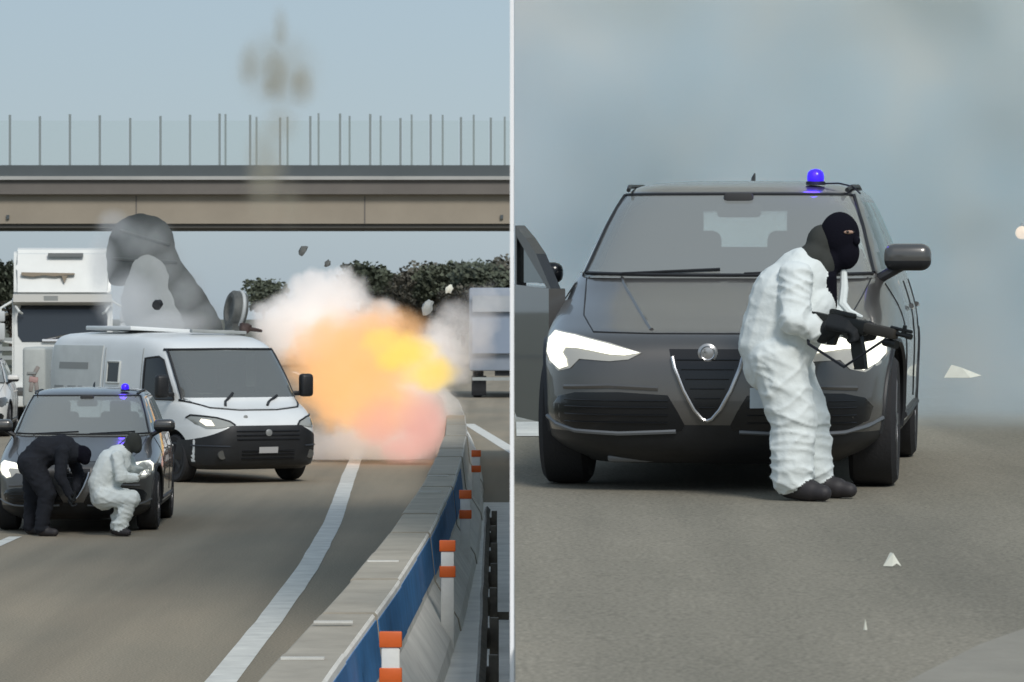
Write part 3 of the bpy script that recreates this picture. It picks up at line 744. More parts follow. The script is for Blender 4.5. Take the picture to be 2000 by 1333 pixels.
def make_van():
    root = empty('armoured_van')
    body = mesh_obj('body', stack_mesh(VAN, 128, cap_top=False), [M_white, M_black], root)
    FA, RA, WR = .95, 4.35, .35
    cut(body, [((sg * 1.02, y, WR), .43, .62) for sg in (-1, 1) for y in (FA, RA)])
    fs = front_surf(VAN); t = VANT; ts = front_surf(t)
    for p in body.data.polygons:
        if p.center.z < .32 or p.normal.z < -.5: p.material_index = 1
    def test(c, nrm):
        w_, f, r, n = lerp_stack(t, c.z)
        if 1.2 < c.z < 1.93:
            if c.y < f + 1.0 and abs(c.x) < .90 * w_ and nrm.y < -.2: return 'f'
        return None
    split_greenhouse(stack_mesh(t, 160, cap_bot=True), root, M_white, test, {None: ('roof', M_white), 'f': ('windscreen', M_vanglass)})
    # dark cabin behind the glass
    bm = new(); box(bm, (0, 1.45, 1.24), (1.85, .9, .08), bev=.03); mesh_obj('dashboard', bm, M_cabin, root)
    bm = new(); box(bm, (0, 2.05, 1.55), (1.8, .05, .72)); mesh_obj('bulkhead', bm, mat('cab_bulkhead', (.09, .10, .10), .8), root)
    for x in (-.45, .45):
        bm = new(); box(bm, (x, 1.85, 1.45), (.5, .14, .5), bev=.06); s = mesh_obj('seat', bm, M_seat, root)
    bm = new(); box(bm, (-.45, 1.2, 1.285), (.3, .22, .015), Matrix.Rotation(.3, 3, 'Z')); mesh_obj('paper_on_dash', bm, M_paper, root)
    bm = new(); box(bm, (.66, 1.72, 1.62), (.16, .02, .5)); mesh_obj('window_blind', bm, mat('pale_blind', (.4, .39, .37), .8), root)
    # black bumper and grille mask wrapping the nose
    bp_ = [(-1.0, .30), (-1.0, .62), (-.92, .66), (-.62, .80), (-.55, .84), (.55, .84), (.62, .80), (.92, .66), (1.0, .62), (1.0, .30), (.9, .24), (-.9, .24)]
    mb = mesh_obj('bumper', patch(bp_, fs, .02, .04, .06), M_black, root)
    bm = new()
    for z in (.76, .70, .64): surf_tube(bm, [(-.5, z), (.5, z)], fs, .010, .026)
    mesh_obj('grille_slat', bm, M_gloss, mb)
    bm = new()
    for z in (.36, .42, .47): surf_tube(bm, [(-.42, z), (.42, z)], fs, .010, .026)
    mesh_obj('intake_slat', bm, M_gloss, mb)
    for sg in (-1, 1):
        bm = new(); lathe(bm, [(.065, .02), (.065, -.01), (.05, -.012)], 18, 'y', (sg * .70, fs(.7, .42) - .02, .42)); mesh_obj('fog_lamp', bm, M_lens, mb)
        bm = new(); surf_tube(bm, [(sg * .6, .54), (sg * .96, .55)], fs, .012, .022); mesh_obj('bumper_crease', bm, mat('grey_plastic', (.03, .035, .045), .5), mb)
    bm = new(); lathe(bm, [(.05, .01), (.05, -.012), (.03, -.018)], 20, 'y', (.0, fs(0, .735) - .03, .735)); mesh_obj('badge', bm, mat('badge_silver', (.35, .36, .36), .4, .5), root)
    mesh_obj('number_plate', patch([(-.02 - .14, .44), (.14, .44), (.14, .53), (-.16, .53)], fs, .045, .01), M_platew, root)
    for sg in (-1, 1):
        hl = [(.50, .845), (.56, .90), (.72, .955), (.94, .99), (.965, .95), (.93, .86), (.86, .80), (.70, .81)]
        h = mesh_obj('headlight', patch([(sg * x, z) for x, z in hl], fs, .012, .03, .04), mat('van_lamp_lens', (.32, .33, .31), .15, spec=.8), root)
        bm = new(); surf_tube(bm, [(sg * .50, .845), (sg * .56, .90), (sg * .72, .955), (sg * .94, .99), (sg * .965, .95)], fs, .014, .012); mesh_obj('lamp_rim', bm, M_black, h)
        lit = [(.78, .84), (.86, .84), (.90, .90), (.88, .94), (.80, .92)]
        mesh_obj('lamp', patch([(sg * x, z) for x, z in lit], fs, .02, .01, .03), M_lamp_dim if sg < 0 else M_lens, h)
        # wing mirrors
        mx = sg * 1.17
        bm = new(); box(bm, (mx, .98, 1.40), (.20, .14, .34), bev=.05, seg=3); mm = mesh_obj('wing_mirror', bm, M_black, root)
        bm = new(); box(bm, (sg * 1.04, 1.02, 1.28), (.16, .08, .07), bev=.02); mesh_obj('mirror_arm', bm, M_black, mm)
        # flank pieces
        ss = side_surf(VANT, sg); sb = side_surf(VAN, sg)
        win = [(1.02, 1.14 + .06), (1.93, 1.20), (1.93, 1.80), (1.55, 1.83), (1.42, 1.78), (1.10, 1.36)]
        mesh_obj('cab_window', patch(win, ss, .006, .02, .08, 'side', sg), M_gloss, root)
        bm = new(); surf_tube(bm, win + [win[0]], ss, .014, .008, mode='side', sg=sg); mesh_obj('window_seal', bm, M_black, root)
        win2 = [(2.72, 1.42), (3.12, 1.42), (3.12, 1.74), (2.72, 1.74)]
        mesh_obj('square_window', patch(win2, ss, .006, .02, .08, 'side', sg), M_gloss, root)
        bm = new(); surf_tube(bm, win2 + [win2[0]], ss, .018, .006, mode='side', sg=sg); mesh_obj('window_frame', bm, M_offwhite, root)
        pn = mesh_obj('side_panel', patch([(3.32, 1.24), (5.1, 1.24), (5.1, 1.98), (3.32, 1.98)], ss, .012, .02, .15, 'side', sg), M_offwhite, root)
        mesh_obj('printed_band', patch([(3.75, 1.62), (4.75, 1.62), (4.75, 1.72), (3.75, 1.72)], ss, .016, .006, .15, 'side', sg), M_grime, pn)
        for y0, y1 in ((3.9, 4.05), (4.12, 4.4), (4.55, 4.9)):
            mesh_obj('printed_word', patch([(y0, 1.31), (y1, 1.31), (y1, 1.36), (y0, 1.36)], ss, .016, .006, .15, 'side', sg), M_grime, pn)
        for y in (2.02, 3.24):
            bm = new(); surf_tube(bm, [(y, 1.22), (y, 1.95)], ss, .006, .002, mode='side', sg=sg); surf_tube(bm, [(y, .45), (y, 1.17)], sb, .006, .002, mode='side', sg=sg); mesh_obj('door_seam', bm, M_grime, root)
        bm = new(); surf_tube(bm, [(1.45, .62), (3.85, .62)], sb, .05, .004, mode='side', sg=sg); mesh_obj('side_moulding', bm, M_black, root)
        bm = new(); surf_tube(bm, [(1.95, 1.02), (1.75, 1.03)], sb, .022, .02, mode='side', sg=sg); mesh_obj('door_handle', bm, M_black, root)
        for y in (FA, RA): wheel(root, (sg * .88, y, WR), WR, .225, sg, M_black)
    # seals, wipers, bonnet gap
    bm = new(); surf_tube(bm, [(-.87, 1.93), (0, 1.935), (.87, 1.93), ], ts, .022, .004); mesh_obj('windscreen_seal', bm, M_black, root)
    for sg in (-1, 1):
        bm = new(); surf_tube(bm, [(sg * .91, 1.22), (sg * .89, 1.55), (sg * .85, 1.93)], ts, .02, .006); mesh_obj('windscreen_seal', bm, M_black, root)
    bm = new(); surf_tube(bm, [(-.93, 1.20), (-.7, 1.09), (-.3, 1.055), (.3, 1.055), (.7, 1.09), (.93, 1.20)], fs, .017, .0); mesh_obj('bonnet_gap', bm, M_black, root)
    for x0, z0, x1_, z1 in ((-.22, 1.12, -.50, 1.26), (.45, 1.12, .20, 1.30)):
        def both(x, z): return min(fs(x, z) if z < 1.19 else 9, ts(x, z) if z >= 1.18 else 9)
        bm = new(); surf_tube(bm, [(-x0, z0), (-x1_, z1)], both, .02, .03); mesh_obj('wiper', bm, M_black, root)
    mesh_obj('bonnet_plate', patch([(-.86, 1.205), (-.80, 1.115), (-.3, 1.08), (.3, 1.08), (.80, 1.115), (.86, 1.205), (.9, 1.235), (-.9, 1.235)], lambda x, z: min(fs(x, z) if z < 1.19 else 9, ts(x, z) if z >= 1.185 else 9), .008, .02, .05), M_white, root)
    bm = new(); lathe(bm, [(.03, .005), (.03, -.012), (.02, -.014)], 14, 'y', (-.28, fs(-.28, .96) - .004, .96)); mesh_obj('bonnet_lock', bm, M_grime, root)
    # roof fittings, blown about by the blast
    bm = new(); box(bm, (-.1, 3.6, 2.215), (1.25, 1.5, .06), Matrix.Rotation(R(3), 3, 'Y'), .015); mesh_obj('roof_plate', bm, M_white, root)
    bm = new(); box(bm, (.25, 1.95, 2.19), (.9, .09, .05), Matrix.Rotation(R(2), 3, 'Y'), .012); box(bm, (.25, 2.12, 2.20), (.7, .04, .03)); mesh_obj('roof_bar', bm, M_grime2, root)
    bm = new(); bmesh.ops.create_icosphere(bm, subdivisions=2, radius=.09, matrix=Matrix.Translation((.72, 2.0, 2.24)))
    for v in bm.verts: v.co += Vector((noise.noise(v.co * 9), noise.noise(v.co * 9 + Vector((3, 0, 0))), noise.noise(v.co * 9 + Vector((0, 5, 0))))) * .05
    tube(bm, [(.72, 2.0, 2.24), (.86, 1.94, 2.22), (.95, 1.9, 2.2)], [.035, .03, .02], 6); mesh_obj('twisted_fitting', bm, mat('burnt_metal', (.05, .03, .025), .7, var=.4, scale=9), root)
    return root
van = make_van()
van.scale = (1.06, 1.16, 1.05); van.rotation_euler = (0, 0, R(30)); van.location = ((527 - 1000) / F * 63, 62.4, 0)
tag(van, 'white armoured van with black bumper standing beside the fireball', 'van')
# round hatch thrown up on its edge on the van roof
h = empty('round_hatch', P(452, 645, 65.2) + Vector((0, 0, 0)), (0, 0, R(18)))
h.rotation_euler = (R(4), R(8), R(28)); tag(h, 'round dark hatch lid with a pale ring, up on edge on the van roof', 'hatch')
bm = new(); lathe(bm, [(.28, .14), (.30, .10), (.30, -.06), (.26, -.10), (.20, -.10), (.17, -.04), (.05, -.03)], 32, 'x', (0, 0, .33))
for v in bm.verts: v.co.y *= .78
mesh_obj('lid', bm, M_soot, h)
bm = new(); tube(bm, [(.06, .29 * .78 * math.cos(k * .2618), .33 + .29 * math.sin(k * .2618)) for k in range(24)], .035, 7, closed=True); mesh_obj('rim_ring', bm, mat('pale_ring', (.45, .47, .47), .5), h)
bm = new(); prism(bm, [(-.13, -.02), (.13, -.02), (.17, .14), (-.17, .14)], 'x', -.06, .06); mesh_obj('hinge_foot', bm, M_soot, h)

tp = empty('torn_roof_panel', P(310, 650, 67.6)); tag(tp, 'large torn grey roof panel blown upright above the armoured van, wrapped in smoke', 'panel')
def tps(pts, jag=.02, seed=0):
    n = len(pts); o = []
    for i in range(n):
        p0, p1, p2, p3 = [Vector(pts[(i + k - 1) % n]) for k in range(4)]
        for q in range(6):
            t = q / 6; v = .5 * ((2 * p1) + (-p0 + p2) * t + (2 * p0 - 5 * p1 + 4 * p2 - p3) * t * t + (-p0 + 3 * p1 - 3 * p2 + p3) * t ** 3)
            x, z = (v.x - 310) / F * 67.6, (650 - v.y) / F * 67.6
            o.append((x + jag * noise.noise((x * 9, z * 9, seed)), z + jag * noise.noise((x * 9, z * 9, seed + 5))))
    return o
def bow(x, z): return .35 * x * x + .12 * z + .05 * noise.noise((x * 1.6, z * 1.6, 1)) + .006 * noise.noise((x * 7, z * 7, 2))
mesh_obj('outer_sheet', patch(tps([(206, 470), (222, 436), (262, 418), (305, 424), (332, 450), (346, 500), (378, 545), (404, 585), (430, 632), (424, 650), (330, 652), (318, 600), (262, 560), (214, 556), (203, 510)]), bow, .0, .05, .06), mat('sooty_roof_sheet', (.062, .07, .068), .65, .3, var=.3, scale=2, bump=.15, bscale=12), tp)
mesh_obj('inner_liner', patch(tps([(240, 570), (262, 510), (300, 502), (326, 526), (330, 560), (344, 600), (352, 645), (262, 652), (236, 610)], .05, 9), bow, .05, .03, .06), mat('pale_liner_sheet', (.32, .34, .335), .7, var=.15, scale=1.5, bump=.15, bscale=12), tp)
for a, b in (((232, 450), (330, 478)), ((216, 505), (345, 512))):
    bm = new(); pa, pb = tps([a, b, b, a], 0)[0], tps([a, b, b, a], 0)[6]; surf_tube(bm, [pa, pb], bow, .03, .01); mesh_obj('stiffener', bm, MATS['sooty_roof_sheet'], tp)

# ------------------------------------------------------------------ white lorry behind
def make_lorry():
    root = empty('white_lorry')
    W = 1.22
    # cab: lower front, windscreen, visor, tall roof fairing
    bm = new(); prism(bm, [(0.02, .35), (0.0, 1.0), (.04, 1.85), (.3, 2.9), (.36, 3.05), (2.2, 3.05), (2.2, .35)], 'x', -W, W)
    bmesh.ops.bevel(bm, geom=[e for e in bm.edges], offset=.05, segments=3, affect='EDGES'); mesh_obj('cab', bm, M_truck, root)
    bm = new(); prism(bm, [(.22, 3.06), (.55, 3.75), (.75, 4.16), (.95, 4.24), (2.3, 4.24), (2.3, 3.06)], 'x', -W * .97, W * .97)
    bmesh.ops.bevel(bm, geom=[e for e in bm.edges], offset=.09, segments=4, affect='EDGES'); rf = mesh_obj('roof_fairing', bm, M_truck, root)
    bm = new(); box(bm, (.08, .60, 4.06), (.86, .10, .09)); mesh_obj('roof_vent', bm, mat('vent_grey', (.16, .17, .17), .6), rf)
    # faded emblem on the fairing: a spread bar with a drooping middle
    bm = new(); prism(bm, [(-1.0, 3.56), (-.72, 3.52), (-.45, 3.56), (-.2, 3.53), (.1, 3.565), (.3, 3.57), (.3, 3.61), (-1.0, 3.63)], 'y', .34, .44)
    prism(bm, [(-.02, 3.55), (.13, 3.55), (.07, 3.42), (.05, 3.36), (.02, 3.42)], 'y', .29, .44); mesh_obj('fairing_emblem', bm, mat('faded_brown_print', (.28, .23, .17), .7), rf)
    bm = new(); prism(bm, [(.02, 2.83), (-.10, 2.90), (-.04, 3.08), (.3, 3.1), (.3, 2.86)], 'x', -W * .98, W * .98); vz = mesh_obj('sun_visor', bm, mat('visor_beige', (.46, .45, .41), .6), root)
    bm = new(); box(bm, (-.28, -.075, 2.97), (.34, .03, .16)); mesh_obj('destination_plate', bm, M_grime, vz)
    ws = [(-1.08, 2.08), (-.98, 1.93), (.98, 1.93), (1.08, 2.08), (1.10, 2.55), (1.0, 2.82), (-1.0, 2.82), (-1.10, 2.55)]
    bm = new()
    def fy(z): return .04 + (.26) * (z - 1.85) / 1.05
    A = [bm.verts.new((x, fy(z) - .02, z)) for x, z in ws]; B = [bm.verts.new((x, fy(z) + .05, z)) for x, z in ws]
    bm.faces.new(A); bm.faces.new(B[::-1])
    for i in range(8): bm.faces.new((A[i], A[(i + 1) % 8], B[(i + 1) % 8], B[i]))
    wsn = mesh_obj('windscreen', bm, mat('lorry_dark_glass', (.03, .037, .045), .12, spec=.6), root, smooth=False)
    for x in (-.5, .35):
        bm = new(); tube(bm, [(x, fy(1.97) - .04, 1.97), (x + .62, fy(2.12) - .04, 2.10)], .022, 6); mesh_obj('wiper', bm, M_chrome, wsn)
    bm = new(); box(bm, (.08, -.02, 1.965), (1.15, .05, .055), bev=.01); mesh_obj('wiper_cowl', bm, mat('bright_cowl', (.75, .77, .8), .3), wsn)
    for x, wd_ in ((-.66, .34), (.42, .5)):
        bm = new(); box(bm, (x, -.0, 1.72), (wd_, .05, .09), bev=.015); mesh_obj('badge_slot', bm, M_grime, root)
    bm = new()
    for z in (1.52, 1.36, 1.2, 1.04): box(bm, (0, -.01, z), (1.5, .05, .07))
    mesh_obj('grille', bm, mat('grille_grey', (.18, .18, .17), .6), root)
    bm = new(); box(bm, (0, -.06, .62), (2.44, .25, .55), bev=.05); bp2 = mesh_obj('bumper', bm, M_truck, root)
    for sg in (-1, 1):
        bm = new(); box(bm, (sg * .92, -.19, .72), (.38, .04, .2), bev=.03); mesh_obj('headlight', bm, M_lens, bp2)
        bm = new(); tube(bm, [(sg * 1.16, .15, 2.95), (sg * 1.5, -.08, 2.75), (sg * 1.52, -.08, 1.95), (sg * 1.2, .15, 1.9)], .035, 8); ma = mesh_obj('mirror_arm', bm, M_truck, root)
        for z, hh in ((2.55, .26), (2.18, .42)):
            bm = new(); box(bm, (sg * 1.5, -.12, z), (.22, .14, hh), bev=.04); mesh_obj('mirror_head', bm, mat('mirror_pale', (.5, .52, .52), .5), ma)
        bm = new(); tube(bm, [(sg * 1.18, .1, 2.86), (sg * 1.04, -.14, 2.66), (sg * .98, -.02, 2.62)], .03, 6); mesh_obj('grab_bar', bm, M_truck, root)
        for y in (1.3, 6.5): wheel(root, (sg * 1.05, y, .5), .5, .3, sg, M_rim)
    bm = new(); box(bm, (0, 6.2, 2.1), (2.4, 7.6, 2.8), bev=.03); mesh_obj('cargo_box', bm, M_offwhite, root)
    bm = new(); box(bm, (0, 4.5, .62), (1.0, 9.5, .2)); mesh_obj('chassis', bm, M_black, root)
    return root
lor = make_lorry(); s = .97
lor.location = ((122 - 1000) / F * 100, 100, 0); lor.rotation_euler = (0, 0, R(6.5))
tag(lor, 'white lorry with a tall roof fairing, behind the armoured van at the left', 'lorry')
# small panel van / trailer between lorry and armoured van, with a faded red print
pv = empty('parked_trailer', ((66 - 1000) / F * 92, 92, 0)); tag(pv, 'small grey box trailer with a faded reddish print, left of the armoured van', 'trailer')
bm = new(); box(bm, (0, 1.2, 1.18), (.52, 2.3, 1.35), bev=.07, seg=3); mesh_obj('box_body', bm, mat('trailer_grey', (.40, .42, .40), .6, var=.06), pv)
bm = new(); box(bm, (-.01, .045, 1.13), (.20, .02, .13), Matrix.Rotation(.15, 3, 'Y'), .02); mesh_obj('faded_print', bm, mat('faded_pink_print', (.42, .27, .25), .7), pv)
for x, z, hh, a in ((-.06, .97, .22, .15), (.06, .94, .26, -.1), (.04, 1.32, .24, .5)):
    bm = new(); box(bm, (x, .045, z), (.085, .02, hh), Matrix.Rotation(a, 3, 'Y'), .02); mesh_obj('faded_print', bm, mat('faded_brown_grey_print', (.27, .24, .22), .7), pv)
bm = new(); box(bm, (-.05, .03, 1.28), (.2, .03, .05)); mesh_obj('dark_mark', bm, M_grime, pv)
for sg in (-1, 1): wheel(pv, (sg * .28, 1.3, .3), .3, .14, sg, M_rim)
bm = new(); box(bm, (0, 1.2, .48), (.5, 2.2, .06)); mesh_obj('chassis', bm, M_black, pv)

# ------------------------------------------------------------------ blue grey lorry on the opposite carriageway
bl = empty('blue_lorry', ((960 - 1000) / F * 128, 128, 0)); tag(bl, 'blue grey lorry half hidden by pale smoke at the far right of the motorway', 'lorry')
bm = new(); box(bm, (.55, 4.5, 2.15), (2.5, 8.5, 2.6), bev=.06); mesh_obj('cargo_box', bm, M_bluegrey, bl)
bm = new(); box(bm, (.55, .1, 1.95), (2.3, .06, 1.1)); mesh_obj('rear_doors', bm, mat('lorry_door_blue', (.24, .29, .37), .5), bl)
bm = new(); box(bm, (.55, .12, 2.95), (2.3, .05, .5)); mesh_obj('upper_panel', bm, mat('lorry_pale_panel', (.34, .37, .40), .5), bl)
bm = new(); box(bm, (.55, 4.5, .78), (.9, 8.2, .18)); mesh_obj('chassis', bm, M_black, bl)
for sg in (-1, 1):
    for y in (1.6, 6.8): wheel(bl, (.55 + sg * 1.0, y, .45), .45, .3, sg, M_rim)
    bm = new(); box(bm, (.55 + sg * .95, .75, .38), (.46, .03, .62)); mesh_obj('mud_flap', bm, M_black, bl)
bm = new(); box(bm, (.55, .15, .6), (2.3, .1, .1)); mesh_obj('bumper_bar', bm, M_grime2, bl)

# ------------------------------------------------------------------ people
def capsule(bm, a, b, ra, rb, n=14):
    a, b = Vector(a), Vector(b); d = b - a
    L = d.length; d = d.normalized() if L > 1e-6 else Vector((0, 0, 1))
    u = d.orthogonal().normalized(); v = d.cross(u); rings = []
    for k in range(5):
        t = math.pi / 2 * (1 - k / 5); rings.append((a - d * ra * math.sin(t), ra * math.cos(t)))
    for k in range(6):
        t = math.pi / 2 * k / 5.02; rings.append((b + d * rb * math.sin(t), rb * math.cos(t)))
    R_ = []
    for c, r in rings: R_.append([bm.verts.new(c + (u * math.cos(2 * math.pi * k / n) + v * math.sin(2 * math.pi * k / n)) * max(r, 1e-3)) for k in range(n)])
    for A, B in zip(R_, R_[1:]):
        for k in range(n): bm.faces.new((A[k], A[(k + 1) % n], B[(k + 1) % n], B[k]))
    bm.faces.new(R_[0][::-1]); bm.faces.new(R_[-1])
def ell(bm, c, r, rot=None):
    M = Matrix.Translation(c) @ (rot.to_4x4() if rot else Matrix.Identity(4)) @ Matrix.Diagonal((*r, 1)); bmesh.ops.create_icosphere(bm, subdivisions=3, radius=1, matrix=M)
def remesh(bm, vox, it=4):
    me = bpy.data.meshes.new('t'); bmesh.ops.recalc_face_normals(bm, faces=bm.faces); bm.to_mesh(me); bm.free()
    o = bpy.data.objects.new('t', me); COL.objects.link(o)
    md = o.modifiers.new('r', 'REMESH'); md.mode = 'VOXEL'; md.voxel_size = vox
    if it: sm = o.modifiers.new('s', 'SMOOTH'); sm.iterations = it; sm.factor = .5
    dg = bpy.context.evaluated_depsgraph_get(); r = bpy.data.meshes.new_from_object(o.evaluated_get(dg)); bpy.data.objects.remove(o); return r
def build_body(name, caps, ells, mats, vox, parent, wr=.0, extra=None, it=4):
    """caps: (a, b, ra, rb, material index, wrinkle)  ells: (centre, radii, material index)"""
    bm = new()
    for a, b, ra, rb, mi, *_ in caps: capsule(bm, a, b, ra, rb)
    for c, r, mi in ells: ell(bm, c, r)
    me = remesh(bm, vox, it); me.name = name
    n = len(me.vertices); co = np.empty(n * 3); me.vertices.foreach_get('co', co); co = co.reshape(-1, 3)
    best = np.full(n, 1e9); idx = np.zeros(n, int); wk = np.zeros(n)
    for a, b, ra, rb, mi, *rest in caps:
        A, B = np.array(a, float), np.array(b, float); d = B - A; t = np.clip(((co - A) @ d) / max(1e-9, d @ d), 0, 1)
        dist = np.linalg.norm(co - (A + t[:, None] * d), axis=1) - (ra + (rb - ra) * t)
        m = dist < best; best[m] = dist[m]; idx[m] = mi; wk[m] = (rest[0] if rest else 1.)
    for c, r, mi in ells:
        q = (co - np.array(c)) / np.array(r); l = np.linalg.norm(q, axis=1); dist = (l - 1) * min(r); m = dist < best; best[m] = dist[m]; idx[m] = mi; wk[m] = .2
    if wr > 0:
        me.update(); no = np.empty(n * 3); me.vertices.foreach_get('normal', no) if hasattr(me.vertices[0], 'normal') else None; no = no.reshape(-1, 3)
        for i in range(n):
            if wk[i] <= 0 or idx[i] != 0: continue
            p = co[i]
            q = noise.noise(Vector((p[0] * 3, p[1] * 3, p[2] * 3))) * .12
            a = (1 - abs(noise.noise(Vector((p[0] * 4.5, p[1] * 4.5, (p[2] + q + p[0] * .35) * 13))))) ** 5; b = (1 - abs(noise.noise(Vector((p[0] * 6 + 7, p[1] * 6, (p[2] - q - p[0] * .5) * 9))))) ** 6
            c_ = noise.noise(Vector((p[0] * 4 + 9, p[1] * 4, p[2] * 4)))
            co[i] += no[i] * wr * wk[i] * (1.0 * (a - .35) * (.4 + .6 * abs(c_) * 2) + .6 * (b - .3) + .25 * c_)
        me.vertices.foreach_set('co', co.ravel())
    pi = [max(set(q := [int(idx[v]) for v in p.vertices]), key=q.count) for p in me.polygons]
    for m in mats: me.materials.append(m)
    me.polygons.foreach_set('material_index', pi); me.polygons.foreach_set('use_smooth', [True] * len(me.polygons)); me.update()
    o = bpy.data.objects.new(name, me); COL.objects.link(o); o.parent = parent; return o
def hand(parent, c, fwd, curl_dir, side, mat_, scale=1., name='glove'):
    """gloved hand: palm, four bent fingers of unequal length and a thumb leaving the side of the palm.
    fwd: knuckle direction, curl_dir: towards the palm side, side: towards the thumb"""
    f, cd, sd = Vector(fwd).normalized(), Vector(curl_dir).normalized(), Vector(side).normalized(); c = Vector(c); s = scale
    bm = new()
    for k, t in enumerate((-.032, -.011, .011, .032)):
        capsule(bm, c - f * .045 * s + sd * t * .7 * s, c + f * .04 * s + sd * t * s, .019 * s, .016 * s, 10)
    for t, L in ((-.033, .062), (-.011, .076), (.011, .082), (.033, .070)):
        p0 = c + f * .045 * s + sd * t * s; p1 = p0 + (f * .85 + cd * .5).normalized() * L * .5 * s; p2 = p1 + (cd * .95 - f * .15).normalized() * L * .45 * s; p3 = p2 + (cd * .4 - f * .9).normalized() * L * .32 * s
        for a, b, r1, r2 in ((p0, p1, .0105, .010), (p1, p2, .010, .009), (p2, p3, .009, .008)): capsule(bm, a, b, r1 * s, r2 * s, 8)
    q0 = c - f * .03 * s + sd * .035 * s; q1 = q0 + (sd * .6 + f * .6 + cd * .4).normalized() * .045 * s; q2 = q1 + (f * .6 + cd * .8 - sd * .2).normalized() * .035 * s
    capsule(bm, q0, q1, .015 * s, .012 * s, 8); capsule(bm, q1, q2, .012 * s, .010 * s, 8)
    me = remesh(bm, .0055 * s, 2); me.name = name; me.materials.append(mat_); me.polygons.foreach_set('use_smooth', [True] * len(me.polygons))
    o = bpy.data.objects.new(name, me); COL.objects.link(o); o.parent = parent; return o

# --- standing gunman in the white coverall (right)
PYr = 20.93
pr = empty('person', ((1580 - 1000) / F * PYr, PYr, zr(PYr)))
tag(pr, 'hunched person in a white coverall and black balaclava holding a rifle, before the large SUV', 'person', None)
S_, B_, K_, H_, E_ = 0, 1, 2, 3, 4
caps = [  # torso, hunched forward to the right
    ((-.17, .0, .70), (-.175, .0, .80), .175, .18, S_, .6), ((-.175, 0, .80), (-.105, 0, 1.02), .19, .20, S_, .4), ((-.105, 0, 1.02), (-.03, 0, 1.13), .195, .16, S_, .35),
    ((-.10, -.05, .78), (-.0, -.04, .98), .145, .135, S_, .4), ((-.02, 0, .95), (.02, .02, 1.06), .14, .12, S_, .4),
    # near arm
    ((-.075, -.17, 1.13), (-.09, -.245, .915), .085, .078, S_, 1), ((-.09, -.245, .915), (.075, -.20, .845), .075, .056, S_, 1.2),
    # far arm
    ((.03, .17, 1.10), (.14, .22, .92), .082, .07, S_, 1), ((.14, .22, .92), (.225, .02, .865), .066, .05, S_, 1),
    # legs
    ((-.165, -.09, .70), (-.09, -.11, .42), .155, .124, S_, .8), ((-.09, -.11, .42), (-.095, -.10, .13), .122, .112, S_, .95),
    ((-.13, .09, .70), (-.0, .09, .42), .15, .12, S_, .8), ((.0, .09, .42), (.03, .10, .15), .116, .104, S_, .95),
    # neck and dark collar
    ((.01, 0, 1.16), (.11, -.01, 1.22), .085, .08, B_, 0), ((.09, -.06, 1.12), (.115, -.05, .99), .055, .028, B_, 0),
    # shoes
    ((-.10, -.10, .065), (.0, -.16, .05), .062, .058, K_, 0), ((-.0, -.16, .05), (.06, -.20, .04), .056, .042, K_, 0),
    ((.05, .10, .07), (.15, .06, .055), .06, .055, K_, 0), ((.15, .06, .055), (.21, .03, .045), .052, .04, K_, 0)]
ells = [((.155, -.02, 1.345), (.104, .086, .125), B_), ((.185, -.035, 1.26), (.072, .064, .09), B_),
        ((-.045, -.02, 1.235), (.06, .10, .05), S_)]
pb = build_body('body', caps, ells, [M_suit, M_mask, M_shoe, M_hood, M_skin], .0095, pr, .017)
# hood of the jersey bunched behind the head
bm = new(); ell(bm, (.065, -.0, 1.305), (.08, .088, .10)); ell(bm, (.02, -.02, 1.235), (.085, .10, .075)); ell(bm, (.075, -.05, 1.20), (.06, .06, .08)); me = remesh(bm, .012, 3); me.name = 'hood'; me.materials.append(M_hood); me.polygons.foreach_set('use_smooth', [True] * len(me.polygons))
o = bpy.data.objects.new('hood', me); COL.objects.link(o); o.parent = pr
# eye slit with skin, eyes, nose ridge under the knit
bm = new(); ell(bm, (.198, -.086, 1.362), (.034, .018, .011), Matrix.Rotation(R(38), 3, 'Z')); e1 = mesh_obj('eye_slit', bm, M_skin, pr)
for dx, dy in ((-.012, -.007), (.018, .016)):
    bm = new(); ell(bm, (.200 + dx, -.098 + dy, 1.363), (.009, .009, .007)); mesh_obj('eye', bm, mat('eye_dark', (.03, .025, .02), .2), e1)
bm = new(); ell(bm, (.236, -.078, 1.32), (.02, .018, .026)); mesh_obj('nose', bm, M_mask, pr)
# white lapel on the far side of the chest
bm = new(); tube(bm, [(.175, -.03, 1.17), (.175, -.06, 1.08), (.165, -.07, 1.0), (.20, -.09, .955), (.265, -.10, .93)], [.016, .022, .024, .02, .008], 8); mesh_obj('collar_flap', bm, M_suit, pr)
RX = Vector((.68, -.62, -.17)).normalized()     # rifle direction
rg = Vector((.115, -.235, .875))                    # pistol grip point
hand(pr, (.135, -.315, .90), (.8, -.5, -.1), (.2, -.3, -1), (0.3, .5, .6), M_glove, 1.25)
hand(pr, tuple(Vector((.27, -.20, .845)) + Vector((-.02, .0, -.02))), (.5, -.75, .1), (-.1, -.2, 1), (-.7, -.5, 0), M_glove, 1.2)
bm = new(); capsule(bm, (.055, -.215, .85), (.115, -.27, .885), .056, .052); capsule(bm, (.20, .05, .865), (.25, -.14, .845), .048, .042); 
me = remesh(bm, .01, 2); me.name = 'glove_cuff'; me.materials.append(M_glove); me.polygons.foreach_set('use_smooth', [True] * len(me.polygons)); o = bpy.data.objects.new('glove_cuff', me); COL.objects.link(o); o.parent = pr

